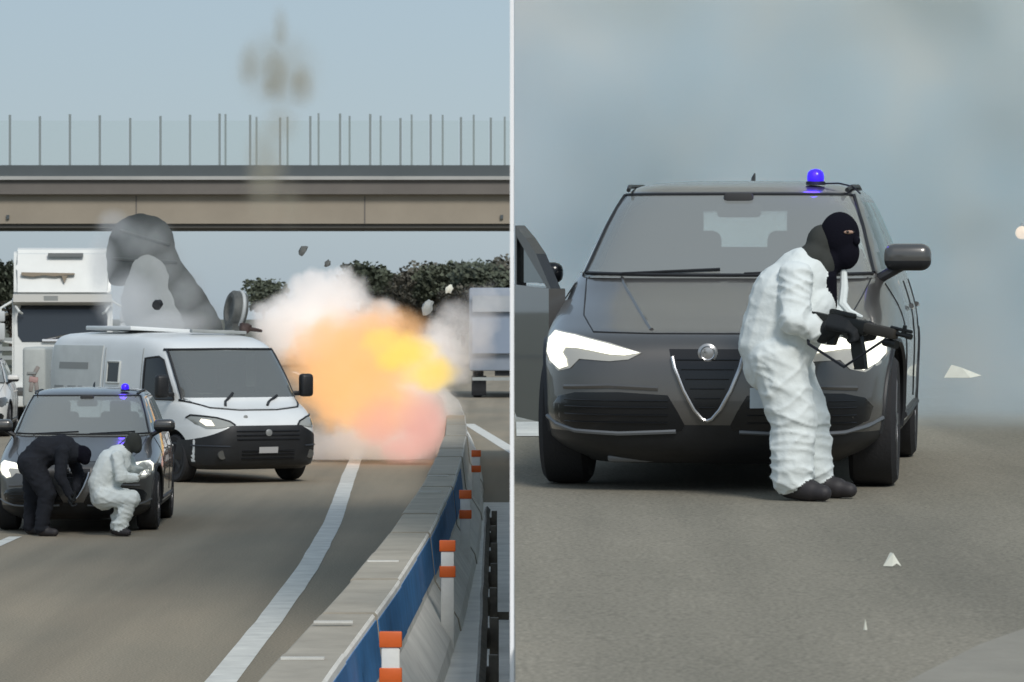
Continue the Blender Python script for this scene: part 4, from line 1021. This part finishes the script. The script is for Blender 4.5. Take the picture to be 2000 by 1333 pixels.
# --- rifle, held: a thing of its own
rf = empty('assault_rifle', pr.location + Vector((.13, -.275, .905))); tag(rf, 'dark short rifle held by the hunched person in the white coverall', 'rifle')
zax = Vector((0, 0, 1)) - RX * RX.z; zax.normalize(); yax = zax.cross(RX)
rf.rotation_euler = Matrix((RX, yax, zax)).transposed().to_euler()
bm = new(); box(bm, (.06, 0, .0), (.24, .045, .075), bev=.01); box(bm, (.02, 0, .045), (.16, .035, .03), bev=.01); mesh_obj('receiver', bm, M_gun, rf)
bm = new(); box(bm, (.27, 0, .005), (.20, .05, .055), bev=.014); mesh_obj('handguard', bm, mat('handguard_dark', (.03, .026, .02), .6), rf)
bm = new(); tube(bm, [(.36, 0, .01), (.44, 0, .01)], .011, 10); tube(bm, [(.33, 0, .035), (.46, 0, .035)], .009, 8); tube(bm, [(.43, 0, .01), (.46, 0, .01)], .015, 10); mesh_obj('barrel', bm, M_gun, rf)
bm = new(); prism(bm, [(.40, .015), (.425, .015), (.419, .06), (.407, .06)], 'y', -.008, .008); mesh_obj('front_sight', bm, M_gun, rf)
bm = new(); prism(bm, [(.085, -.03), (.15, -.03), (.19, -.12), (.215, -.20), (.15, -.215), (.115, -.13)], 'y', -.014, .014); mesh_obj('magazine', bm, M_gun, rf)
bm = new(); prism(bm, [(-.03, -.03), (.015, -.03), (-.005, -.12), (-.045, -.125)], 'y', -.016, .016); mesh_obj('pistol_grip', bm, M_gun, rf)
bm = new(); prism(bm, [(-.06, .025), (-.06, -.02), (-.22, -.055), (-.22, .025)], 'y', -.016, .016); mesh_obj('stock', bm, M_gun, rf)
bm = new(); tube(bm, [(-.2, -.02, .0), (-.1, -.09, -.13), (.15, -.1, -.2), (.34, -.04, -.02)], .008, 6); mesh_obj('sling', bm, M_darkcloth, rf)
bm = new(); lathe(bm, [(.02, .30), (.022, .38)], 12, 'x', (0, .0, -.045)); mesh_obj('torch', bm, M_gun, rf)

# --- person in black bending over (left)
PYl = 47.45
p2 = empty('person', ((105 - 1000) / F * PYl, PYl, 0)); tag(p2, 'person dressed all in black bent double at the bonnet of the SUV', 'person')
caps = [((-.24, 0, .84), (-.12, 0, .98), .19, .175, S_, 1), ((-.12, 0, .98), (.10, 0, 1.00), .175, .175, S_, 1), ((.10, 0, 1.00), (.21, 0, .96), .16, .13, S_, .8),
        ((.12, -.18, .97), (.10, -.23, .70), .088, .072, S_, 1), ((.10, -.23, .70), (.20, -.20, .50), .068, .052, S_, 1), ((.17, .17, .95), (.27, .2, .70), .085, .07, S_, 1), ((.27, .2, .70), (.24, .12, .52), .065, .05, S_, 1),
        ((-.24, -.11, .82), (-.06, -.16, .50), .155, .115, S_, 1), ((-.06, -.16, .50), (-.13, -.13, .10), .108, .085, S_, 1),
        ((-.24, .11, .82), (-.26, .16, .46), .155, .115, S_, 1), ((-.26, .16, .46), (-.30, .20, .10), .105, .085, S_, 1),
        ((.20, 0, .98), (.30, 0, .95), .08, .075, B_, 0), ((-.13, -.13, .055), (.03, -.18, .045), .06, .05, K_, 0), ((-.30, .20, .055), (-.15, .16, .045), .06, .05, K_, 0)]
ells = [((.325, -.02, .945), (.118, .09, .105), B_), ((.365, -.03, .89), (.065, .062, .075), B_)]
build_body('body', caps, ells, [M_darkcloth, M_mask, M_shoe], .018, p2, .014)
hand(p2, (.21, -.20, .43), (.1, 0, -1), (1, 0, 0), (0, -1, 0), M_glove, 1.1); hand(p2, (.23, .11, .45), (-.1, 0, -1), (-1, 0, 0), (0, 1, 0), M_glove, 1.1)
# --- crouching person in white (left)
p3 = empty('person', ((236 - 1000) / F * PYl, PYl - .05, 0)); tag(p3, 'person in a white coverall crouching beside the front wheel of the SUV', 'person')
caps = [((-.19, 0, .47), (-.21, 0, .62), .17, .165, S_, 1), ((-.21, 0, .62), (-.10, 0, .84), .17, .175, S_, .8), ((-.10, 0, .84), (.0, 0, .93), .165, .13, S_, .7), ((-.10, 0, .66), (.0, 0, .82), .14, .13, S_, .8),
        ((-.02, -.17, .92), (.03, -.22, .69), .08, .07, S_, 1), ((.03, -.22, .69), (.20, -.17, .68), .068, .05, S_, 1.2), ((.05, .16, .92), (.14, .2, .74), .078, .066, S_, 1), ((.14, .2, .74), (.25, .08, .80), .062, .046, S_, 1),
        ((-.17, -.09, .46), (.14, -.14, .43), .135, .105, S_, 1.1), ((.14, -.14, .43), (.0, -.12, .12), .10, .08, S_, 1.8),
        ((-.17, .09, .46), (.05, .13, .45), .13, .10, S_, 1.1), ((.05, .13, .45), (-.06, .14, .12), .098, .08, S_, 1.8),
        ((.02, 0, .96), (.10, 0, 1.03), .075, .075, B_, 0), ((-.02, -.12, .055), (.10, -.17, .045), .055, .045, K_, 0), ((-.08, .14, .055), (.05, .1, .045), .055, .045, K_, 0)]
ells = [((.155, -.01, 1.085), (.098, .082, .118), B_), ((.19, -.02, 1.03), (.066, .06, .08), B_), ((-.06, 0, 1.0), (.07, .09, .05), S_)]
build_body('body', caps, ells, [M_suit, M_hood, M_shoe], .016, p3, .016)
hand(p3, (.255, -.165, .69), (1, 0, .1), (0, .3, 1), (0, -1, .2), M_bwhite, 1.1); hand(p3, (.28, .04, .81), (.8, -.4, 0), (0, .3, -1), (0, -.5, .8), M_bwhite, 1.1)

# ------------------------------------------------------------------ scraps of paper
def scrap(name, loc, pts, m, lab, thick=.003):
    bm = new(); A = [bm.verts.new(p) for p in pts]
    c = bm.verts.new(sum((Vector(p) for p in pts), Vector()) / len(pts) + Vector((0, 0, .035)))
    for i in range(len(A)): bm.faces.new((A[i], A[(i + 1) % len(A)], c))
    o = mesh_obj(name, bm, m, smooth=False); md = o.modifiers.new('t', 'SOLIDIFY'); md.thickness = thick; o.location = loc; tag(o, lab, 'paper', 'paper scraps'); return o
def RG(px, py):
    # point of the raised road under a photo pixel
    k = (YH - py) / F; Y = (1.628 - SL * 22.2 - CZ) / (k - SL); return Vector(((px - 1000) / F * Y, Y, zr(Y)))
g = RG(1742, 1108); scrap('paper_scrap', g + Vector((0, 0, .004)), [(-.036, 0, .0), (-.005, .02, .055), (.012, .0, .042), (.038, -.01, .0), (.018, -.02, .012), (.0, -.02, .0)], M_paper, 'crumpled pale paper scrap lying on the raised road in front of the SUV')
g = RG(1690, 1233); scrap('paper_scrap', g + Vector((0, 0, .004)), [(-.006, 0, 0), (0, .01, .012), (.007, 0, 0), (0, -.006, 0)], M_paper, 'tiny white paper scrap lowest on the raised road')
g = P(1880, 738, 28.5); scrap('paper_scrap', g, [(-.13, 0, .0), (-.075, .02, .09), (-.02, .0, .07), (.13, -.02, .015), (.05, -.05, .0)], M_paper, 'white paper sheet blowing at the foot of the smoke right of the SUV')
# flying debris over the blast
dl = ['dark shard flying above the white smoke under the bridge', 'small grey shard flying left of the dark tree', 'dark bit of debris in the grey plume above the van roof', 'pale flake flying against the trees', 'pale shard over the trees by the lorry']
for i, (px, py, sz, m) in enumerate(((592, 490, .10, M_soot), (640, 515, .07, M_soot), (307, 596, .10, M_black), (877, 565, .09, M_paper), (835, 600, .14, M_grime2))):
    bm = new(); bmesh.ops.create_icosphere(bm, subdivisions=2, radius=1)
    for v in bm.verts: v.co *= 1 + .5 * noise.noise(v.co * 1.7 + Vector((i * 5, 0, 0)))
    for v in bm.verts: v.co = Vector((v.co.x * sz * .7, v.co.y * sz * .5, v.co.z * sz))
    o = mesh_obj('debris_shard', bm, m); o.location = P(px, py, 64 if i == 2 else 74); o.rotation_euler = (0, .5, 0); tag(o, dl[i], 'debris', 'flying debris')

# vehicle headlamp glimpsed through the smoke, set on an added pole
lp = empty('lamp_post', ((1996 - 1000) / F * 30.5, 30.5, zr(30.5))); tag(lp, 'lamp post with a small warm lamp glowing at the right edge of the smoke', 'lamp')
lz = P(1996, 455, 30.5).z - zr(30.5)
bm = new(); tube(bm, [(.12, .1, 0), (.12, .1, lz + .06)], .022, 8); tube(bm, [(.12, .1, lz + .06), (.0, .05, lz + .06)], .014, 8); mesh_obj('pole', bm, mat('pole_grey', (.35, .38, .4), .6), lp)
bm = new(); lathe(bm, [(.03, .03), (.05, .0), (.042, -.03), (.01, -.045)], 16, 'y', (0, 0, lz)); mesh_obj('lamp_head', bm, mat('lit_warm_lamp', (.9, .7, .5), .4, emit=(1, .75, .55), es=.9), lp)

# ------------------------------------------------------------------ smoke and fire volumes
def vol_blobs(name, blobs, Y, dens, col, emis=None, noise_scale=1., warp=.25, pad=1.25, depth=1., edge=.55, parent=None, cut_noise=.5, aniso=0., absorb=None):
    """blobs: (px, py, rx_px, rz_px, weight); each is an ellipsoid in world space; the domain is a closed box round them"""
    s = Y / F; cs = [(P(px, py, Y + (q[0] if q else 0)), rx * s, (q[1] if len(q) > 1 else max(rx, rz) * .8 * depth * 1.0) * (s if len(q) <= 1 else 1), rz * s, wt) for px, py, rx, rz, wt, *q in blobs]
    lo = Vector([min(c[i] - (rx, ry, rz)[i] * pad for c, rx, ry, rz, _ in cs) for i in range(3)]); hi = Vector([max(c[i] + (rx, ry, rz)[i] * pad for c, rx, ry, rz, _ in cs) for i in range(3)])
    lo.z = max(lo.z, .012)
    ctr = (lo + hi) / 2
    bm = new(); box(bm, (0, 0, 0), hi - lo)
    m = bpy.data.materials.new(name + '_volume'); m.use_nodes = True; N = m.node_tree.nodes; L = m.node_tree.links; N.clear()
    om = N.new('ShaderNodeOutputMaterial'); tc = N.new('ShaderNodeTexCoord')
    nz = N.new('ShaderNodeTexNoise'); nz.inputs['Scale'].default_value = noise_scale; nz.inputs['Detail'].default_value = 5; nz.inputs['Roughness'].default_value = .66
    L.new(tc.outputs['Object'], nz.inputs['Vector'])
    sb = N.new('ShaderNodeVectorMath'); sb.operation = 'SUBTRACT'; sb.inputs[1].default_value = (.5, .5, .5); L.new(nz.outputs['Color'], sb.inputs[0])
    sc = N.new('ShaderNodeVectorMath'); sc.operation = 'SCALE'; sc.inputs['Scale'].default_value = warp; L.new(sb.outputs[0], sc.inputs[0])
    ad = N.new('ShaderNodeVectorMath'); ad.operation = 'ADD'; L.new(tc.outputs['Object'], ad.inputs[0]); L.new(sc.outputs[0], ad.inputs[1])
    tot = None
    for c, rx, ry, rz, wt in cs:
        c = c - ctr
        a = N.new('ShaderNodeVectorMath'); a.operation = 'SUBTRACT'; a.inputs[1].default_value = c; L.new(ad.outputs[0], a.inputs[0])
        d = N.new('ShaderNodeVectorMath'); d.operation = 'DIVIDE'; d.inputs[1].default_value = (rx, ry, rz); L.new(a.outputs[0], d.inputs[0])
        ln = N.new('ShaderNodeVectorMath'); ln.operation = 'LENGTH'; L.new(d.outputs[0], ln.inputs[0])
        mr = N.new('ShaderNodeMapRange'); mr.interpolation_type = 'SMOOTHSTEP'; mr.inputs['From Min'].default_value = 1; mr.inputs['From Max'].default_value = edge; mr.inputs['To Min'].default_value = 0; mr.inputs['To Max'].default_value = wt
        L.new(ln.outputs['Value'], mr.inputs['Value'])
        if tot is None: tot = mr.outputs[0]
        else:
            mm = N.new('ShaderNodeMath'); mm.operation = 'MAXIMUM'; L.new(tot, mm.inputs[0]); L.new(mr.outputs[0], mm.inputs[1]); tot = mm.outputs[0]
    mu = N.new('ShaderNodeMath'); mu.operation = 'MULTIPLY'; mu.inputs[1].default_value = dens; L.new(tot, mu.inputs[0])
    # uneven thickness
    n2 = N.new('ShaderNodeMapRange'); n2.inputs['From Min'].default_value = .3; n2.inputs['From Max'].default_value = .7; n2.inputs['To Min'].default_value = 1 - cut_noise; n2.inputs['To Max'].default_value = 1 + cut_noise; L.new(nz.outputs['Fac'], n2.inputs['Value'])
    m3 = N.new('ShaderNodeMath'); m3.operation = 'MULTIPLY'; L.new(mu.outputs[0], m3.inputs[0]); L.new(n2.outputs[0], m3.inputs[1])
    sct = N.new('ShaderNodeVolumeScatter'); sct.inputs['Color'].default_value = (*col, 1); sct.inputs['Anisotropy'].default_value = aniso; L.new(m3.outputs[0], sct.inputs['Density'])
    last = sct.outputs[0]
    if absorb:
        ab = N.new('ShaderNodeVolumeAbsorption'); ab.inputs['Color'].default_value = (*absorb[0], 1)
        ma = N.new('ShaderNodeMath'); ma.operation = 'MULTIPLY'; ma.inputs[1].default_value = absorb[1]; L.new(m3.outputs[0], ma.inputs[0]); L.new(ma.outputs[0], ab.inputs['Density'])
        ads = N.new('ShaderNodeAddShader'); L.new(last, ads.inputs[0]); L.new(ab.outputs[0], ads.inputs[1]); last = ads.outputs[0]
    if emis:
        em = N.new('ShaderNodeEmission'); em.inputs['Color'].default_value = (*emis[0], 1)
        me_ = N.new('ShaderNodeMath'); me_.operation = 'MULTIPLY'; me_.inputs[1].default_value = emis[1]; L.new(m3.outputs[0], me_.inputs[0]); L.new(me_.outputs[0], em.inputs['Strength'])
        ads = N.new('ShaderNodeAddShader'); L.new(last, ads.inputs[0]); L.new(em.outputs[0], ads.inputs[1]); last = ads.outputs[0]
    L.new(last, om.inputs['Volume']); m.cycles.volume_step_rate = .5
    o = mesh_obj(name, bm, m, None, smooth=False); o.location = ctr
    if parent: o.parent = parent; o.matrix_parent_inverse = Matrix.Translation(-Vector(parent.location))
    return o
ex = empty('explosion', (-2.6, 71, 0)); tag(ex, 'orange and yellow fireball wrapped in white smoke, bursting beside the armoured van', 'explosion')
vol_blobs('white_smoke', [(600, 640, 130, 84, 1), (720, 620, 80, 50, .8), (545, 620, 70, 50, .7), (640, 580, 96, 60, 1), (860, 690, 84, 84, .8), (885, 640, 60, 60, .5), (720, 868, 150, 52, .9), (640, 885, 90, 34, .6), (850, 815, 60, 80, .6), (745, 760, 150, 110, 1), (930, 650, 60, 90, .3), (950, 590, 60, 40, .2)],
          72.5, 3.2, (.93, .93, .93), ((1.0, .82, .66), .09), 1.5, .9, depth=.8, parent=ex, edge=.6)  # faint warm emission imitates firelight falling on the smoke
vol_blobs('orange_fire', [(690, 705, 160, 122, 1), (655, 765, 105, 90, 1), (745, 660, 110, 80, .9), (730, 790, 120, 84, .9)], 70.9, 3.2, (.30, .30, .30), ((1.0, .51, .18), .82), 1.7, .8, depth=.7, parent=ex, edge=.4, cut_noise=.7, absorb=((.3, .3, .3), 1.0))
vol_blobs('yellow_flame', [(795, 690, 86, 46, 1), (845, 728, 64, 46, 1), (750, 665, 56, 36, .8)], 70.0, 4.0, (.25, .25, .2), ((1.0, .70, .12), .88), 2.2, .6, depth=.9, parent=ex, edge=.3, cut_noise=.4, absorb=((.25, .25, .25), 1.0))
vol_blobs('red_glow', [(822, 826, 74, 92, 1), (792, 874, 62, 46, 1), (745, 826, 84, 66, .7)], 70.2, 2.4, (.45, .42, .42), ((1.0, .40, .33), .55), 1.8, .6, depth=.8, parent=ex, edge=.3, cut_noise=.4, absorb=((.45, .45, .45), 1.0))
pl_ = vol_blobs('dark_smoke_plume', [(268, 474, 74, 66, .8), (300, 470, 56, 56, .8), (325, 520, 56, 68, .7), (364, 572, 54, 68, .8), (404, 622, 52, 58, .8), (215, 500, 40, 60, .6), (290, 590, 110, 70, .3), (320, 640, 130, 40, .4)], 66.7, 2.2, (.88, .91, .90), None, 1.6, .35, depth=.7, edge=.0, absorb=((.2, .2, .2), .5), cut_noise=.5)
tag(pl_, 'dark grey smoke plume rising from the roof of the armoured van', 'smoke')
pw = vol_blobs('white_smoke_puff', [(222, 440, 46, 42, .7), (196, 515, 34, 80, .7), (250, 590, 80, 80, .8), (320, 630, 120, 36, .6)], 66.9, 2.2, (.95, .95, .96), None, 1.2, .3, depth=.8, edge=.3)
tag(pw, 'pale smoke puff at the left of the dark plume, against the bridge', 'smoke')
dp = vol_blobs('debris_plume', [(538, 148, 46, 80, 1), (588, 162, 42, 66, .8), (490, 130, 40, 66, .55), (548, 62, 28, 64, .5), (545, 140, 110, 110, .28), (548, 240, 54, 60, .4), (520, 330, 60, 140, .2), (565, 395, 44, 70, .16)], 70, 3.4, (.85, .80, .64), None, 1.6, .3, depth=.7, edge=.0, absorb=((.4, .33, .12), .7))
tag(dp, 'thin brown plume of blast dust high in the sky above the bridge', 'smoke')

# grey smoke bank behind the large SUV
x0, x1, ya, yb, z0, z1 = .02, 13., 26.6, 46., zr(28.5) - .25, 11.5
ctr = Vector(((x0 + x1) / 2, (ya + yb) / 2, (z0 + z1) / 2)); bm = new(); box(bm, (0, 0, 0), (x1 - x0, yb - ya, z1 - z0))
m = bpy.data.materials.new('smoke_bank_volume'); m.use_nodes = True; N = m.node_tree.nodes; L = m.node_tree.links; N.clear()
om = N.new('ShaderNodeOutputMaterial'); tc = N.new('ShaderNodeTexCoord')
nz = N.new('ShaderNodeTexNoise'); nz.inputs['Scale'].default_value = .75; nz.inputs['Detail'].default_value = 2; nz.inputs['Roughness'].default_value = .45; nz.inputs['Distortion'].default_value = .3; L.new(tc.outputs['Object'], nz.inputs['Vector'])
sx = N.new('ShaderNodeSeparateXYZ'); L.new(tc.outputs['Object'], sx.inputs[0])
fy_ = N.new('ShaderNodeMapRange'); fy_.interpolation_type = 'SMOOTHSTEP'; fy_.inputs['From Min'].default_value = ya - ctr.y; fy_.inputs['From Max'].default_value = ya - ctr.y + 8; L.new(sx.outputs['Y'], fy_.inputs['Value'])
dn = N.new('ShaderNodeMapRange'); dn.inputs['From Min'].default_value = .38; dn.inputs['From Max'].default_value = .6; dn.inputs['To Min'].default_value = .10; dn.inputs['To Max'].default_value = 1.5; L.new(nz.outputs['Fac'], dn.inputs['Value'])
mu = N.new('ShaderNodeMath'); mu.operation = 'MULTIPLY'; L.new(fy_.outputs[0], mu.inputs[0]); L.new(dn.outputs[0], mu.inputs[1])
# smoke colour turns bluish low down and in wisps, warmer above
nb = N.new('ShaderNodeTexNoise'); nb.inputs['Scale'].default_value = 1.05; nb.inputs['Detail'].default_value = 3; L.new(tc.outputs['Object'], nb.inputs['Vector'])
hz = N.new('ShaderNodeMapRange'); hz.inputs['From Min'].default_value = -4; hz.inputs['From Max'].default_value = 1.0; hz.inputs['To Min'].default_value = -.12; hz.inputs['To Max'].default_value = .14; L.new(sx.outputs['Z'], hz.inputs['Value'])
ah = N.new('ShaderNodeMath'); ah.operation = 'ADD'; L.new(nb.outputs['Fac'], ah.inputs[0]); L.new(hz.outputs[0], ah.inputs[1])
cr = N.new('ShaderNodeValToRGB'); cr.color_ramp.elements[0].position = .44; cr.color_ramp.elements[0].color = (.83, .93, .98, 1); cr.color_ramp.elements[1].position = .55; cr.color_ramp.elements[1].color = (.998, .988, .95, 1); L.new(ah.outputs[0], cr.inputs[0])
vs = N.new('ShaderNodeVolumeScatter'); vs.inputs['Anisotropy'].default_value = -.25; L.new(mu.outputs[0], vs.inputs['Density']); L.new(cr.outputs[0], vs.inputs['Color'])
va = N.new('ShaderNodeVolumeAbsorption'); va.inputs['Density'].default_value = 1; iv = N.new('ShaderNodeMath'); iv.operation = 'MULTIPLY'; L.new(mu.outputs[0], va.inputs['Density']); L.new(cr.outputs[0], va.inputs['Color']); N.remove(iv)
sa = N.new('ShaderNodeAddShader'); L.new(vs.outputs[0], sa.inputs[0]); L.new(va.outputs[0], sa.inputs[1]); L.new(sa.outputs[0], om.inputs['Volume'])
m.cycles.volume_step_rate = .35
o = mesh_obj('smoke_bank', bm, m, None, smooth=False); o.location = ctr; tag(o, 'wide bank of pale grey smoke filling the road behind the large SUV', 'smoke', None, 'stuff')
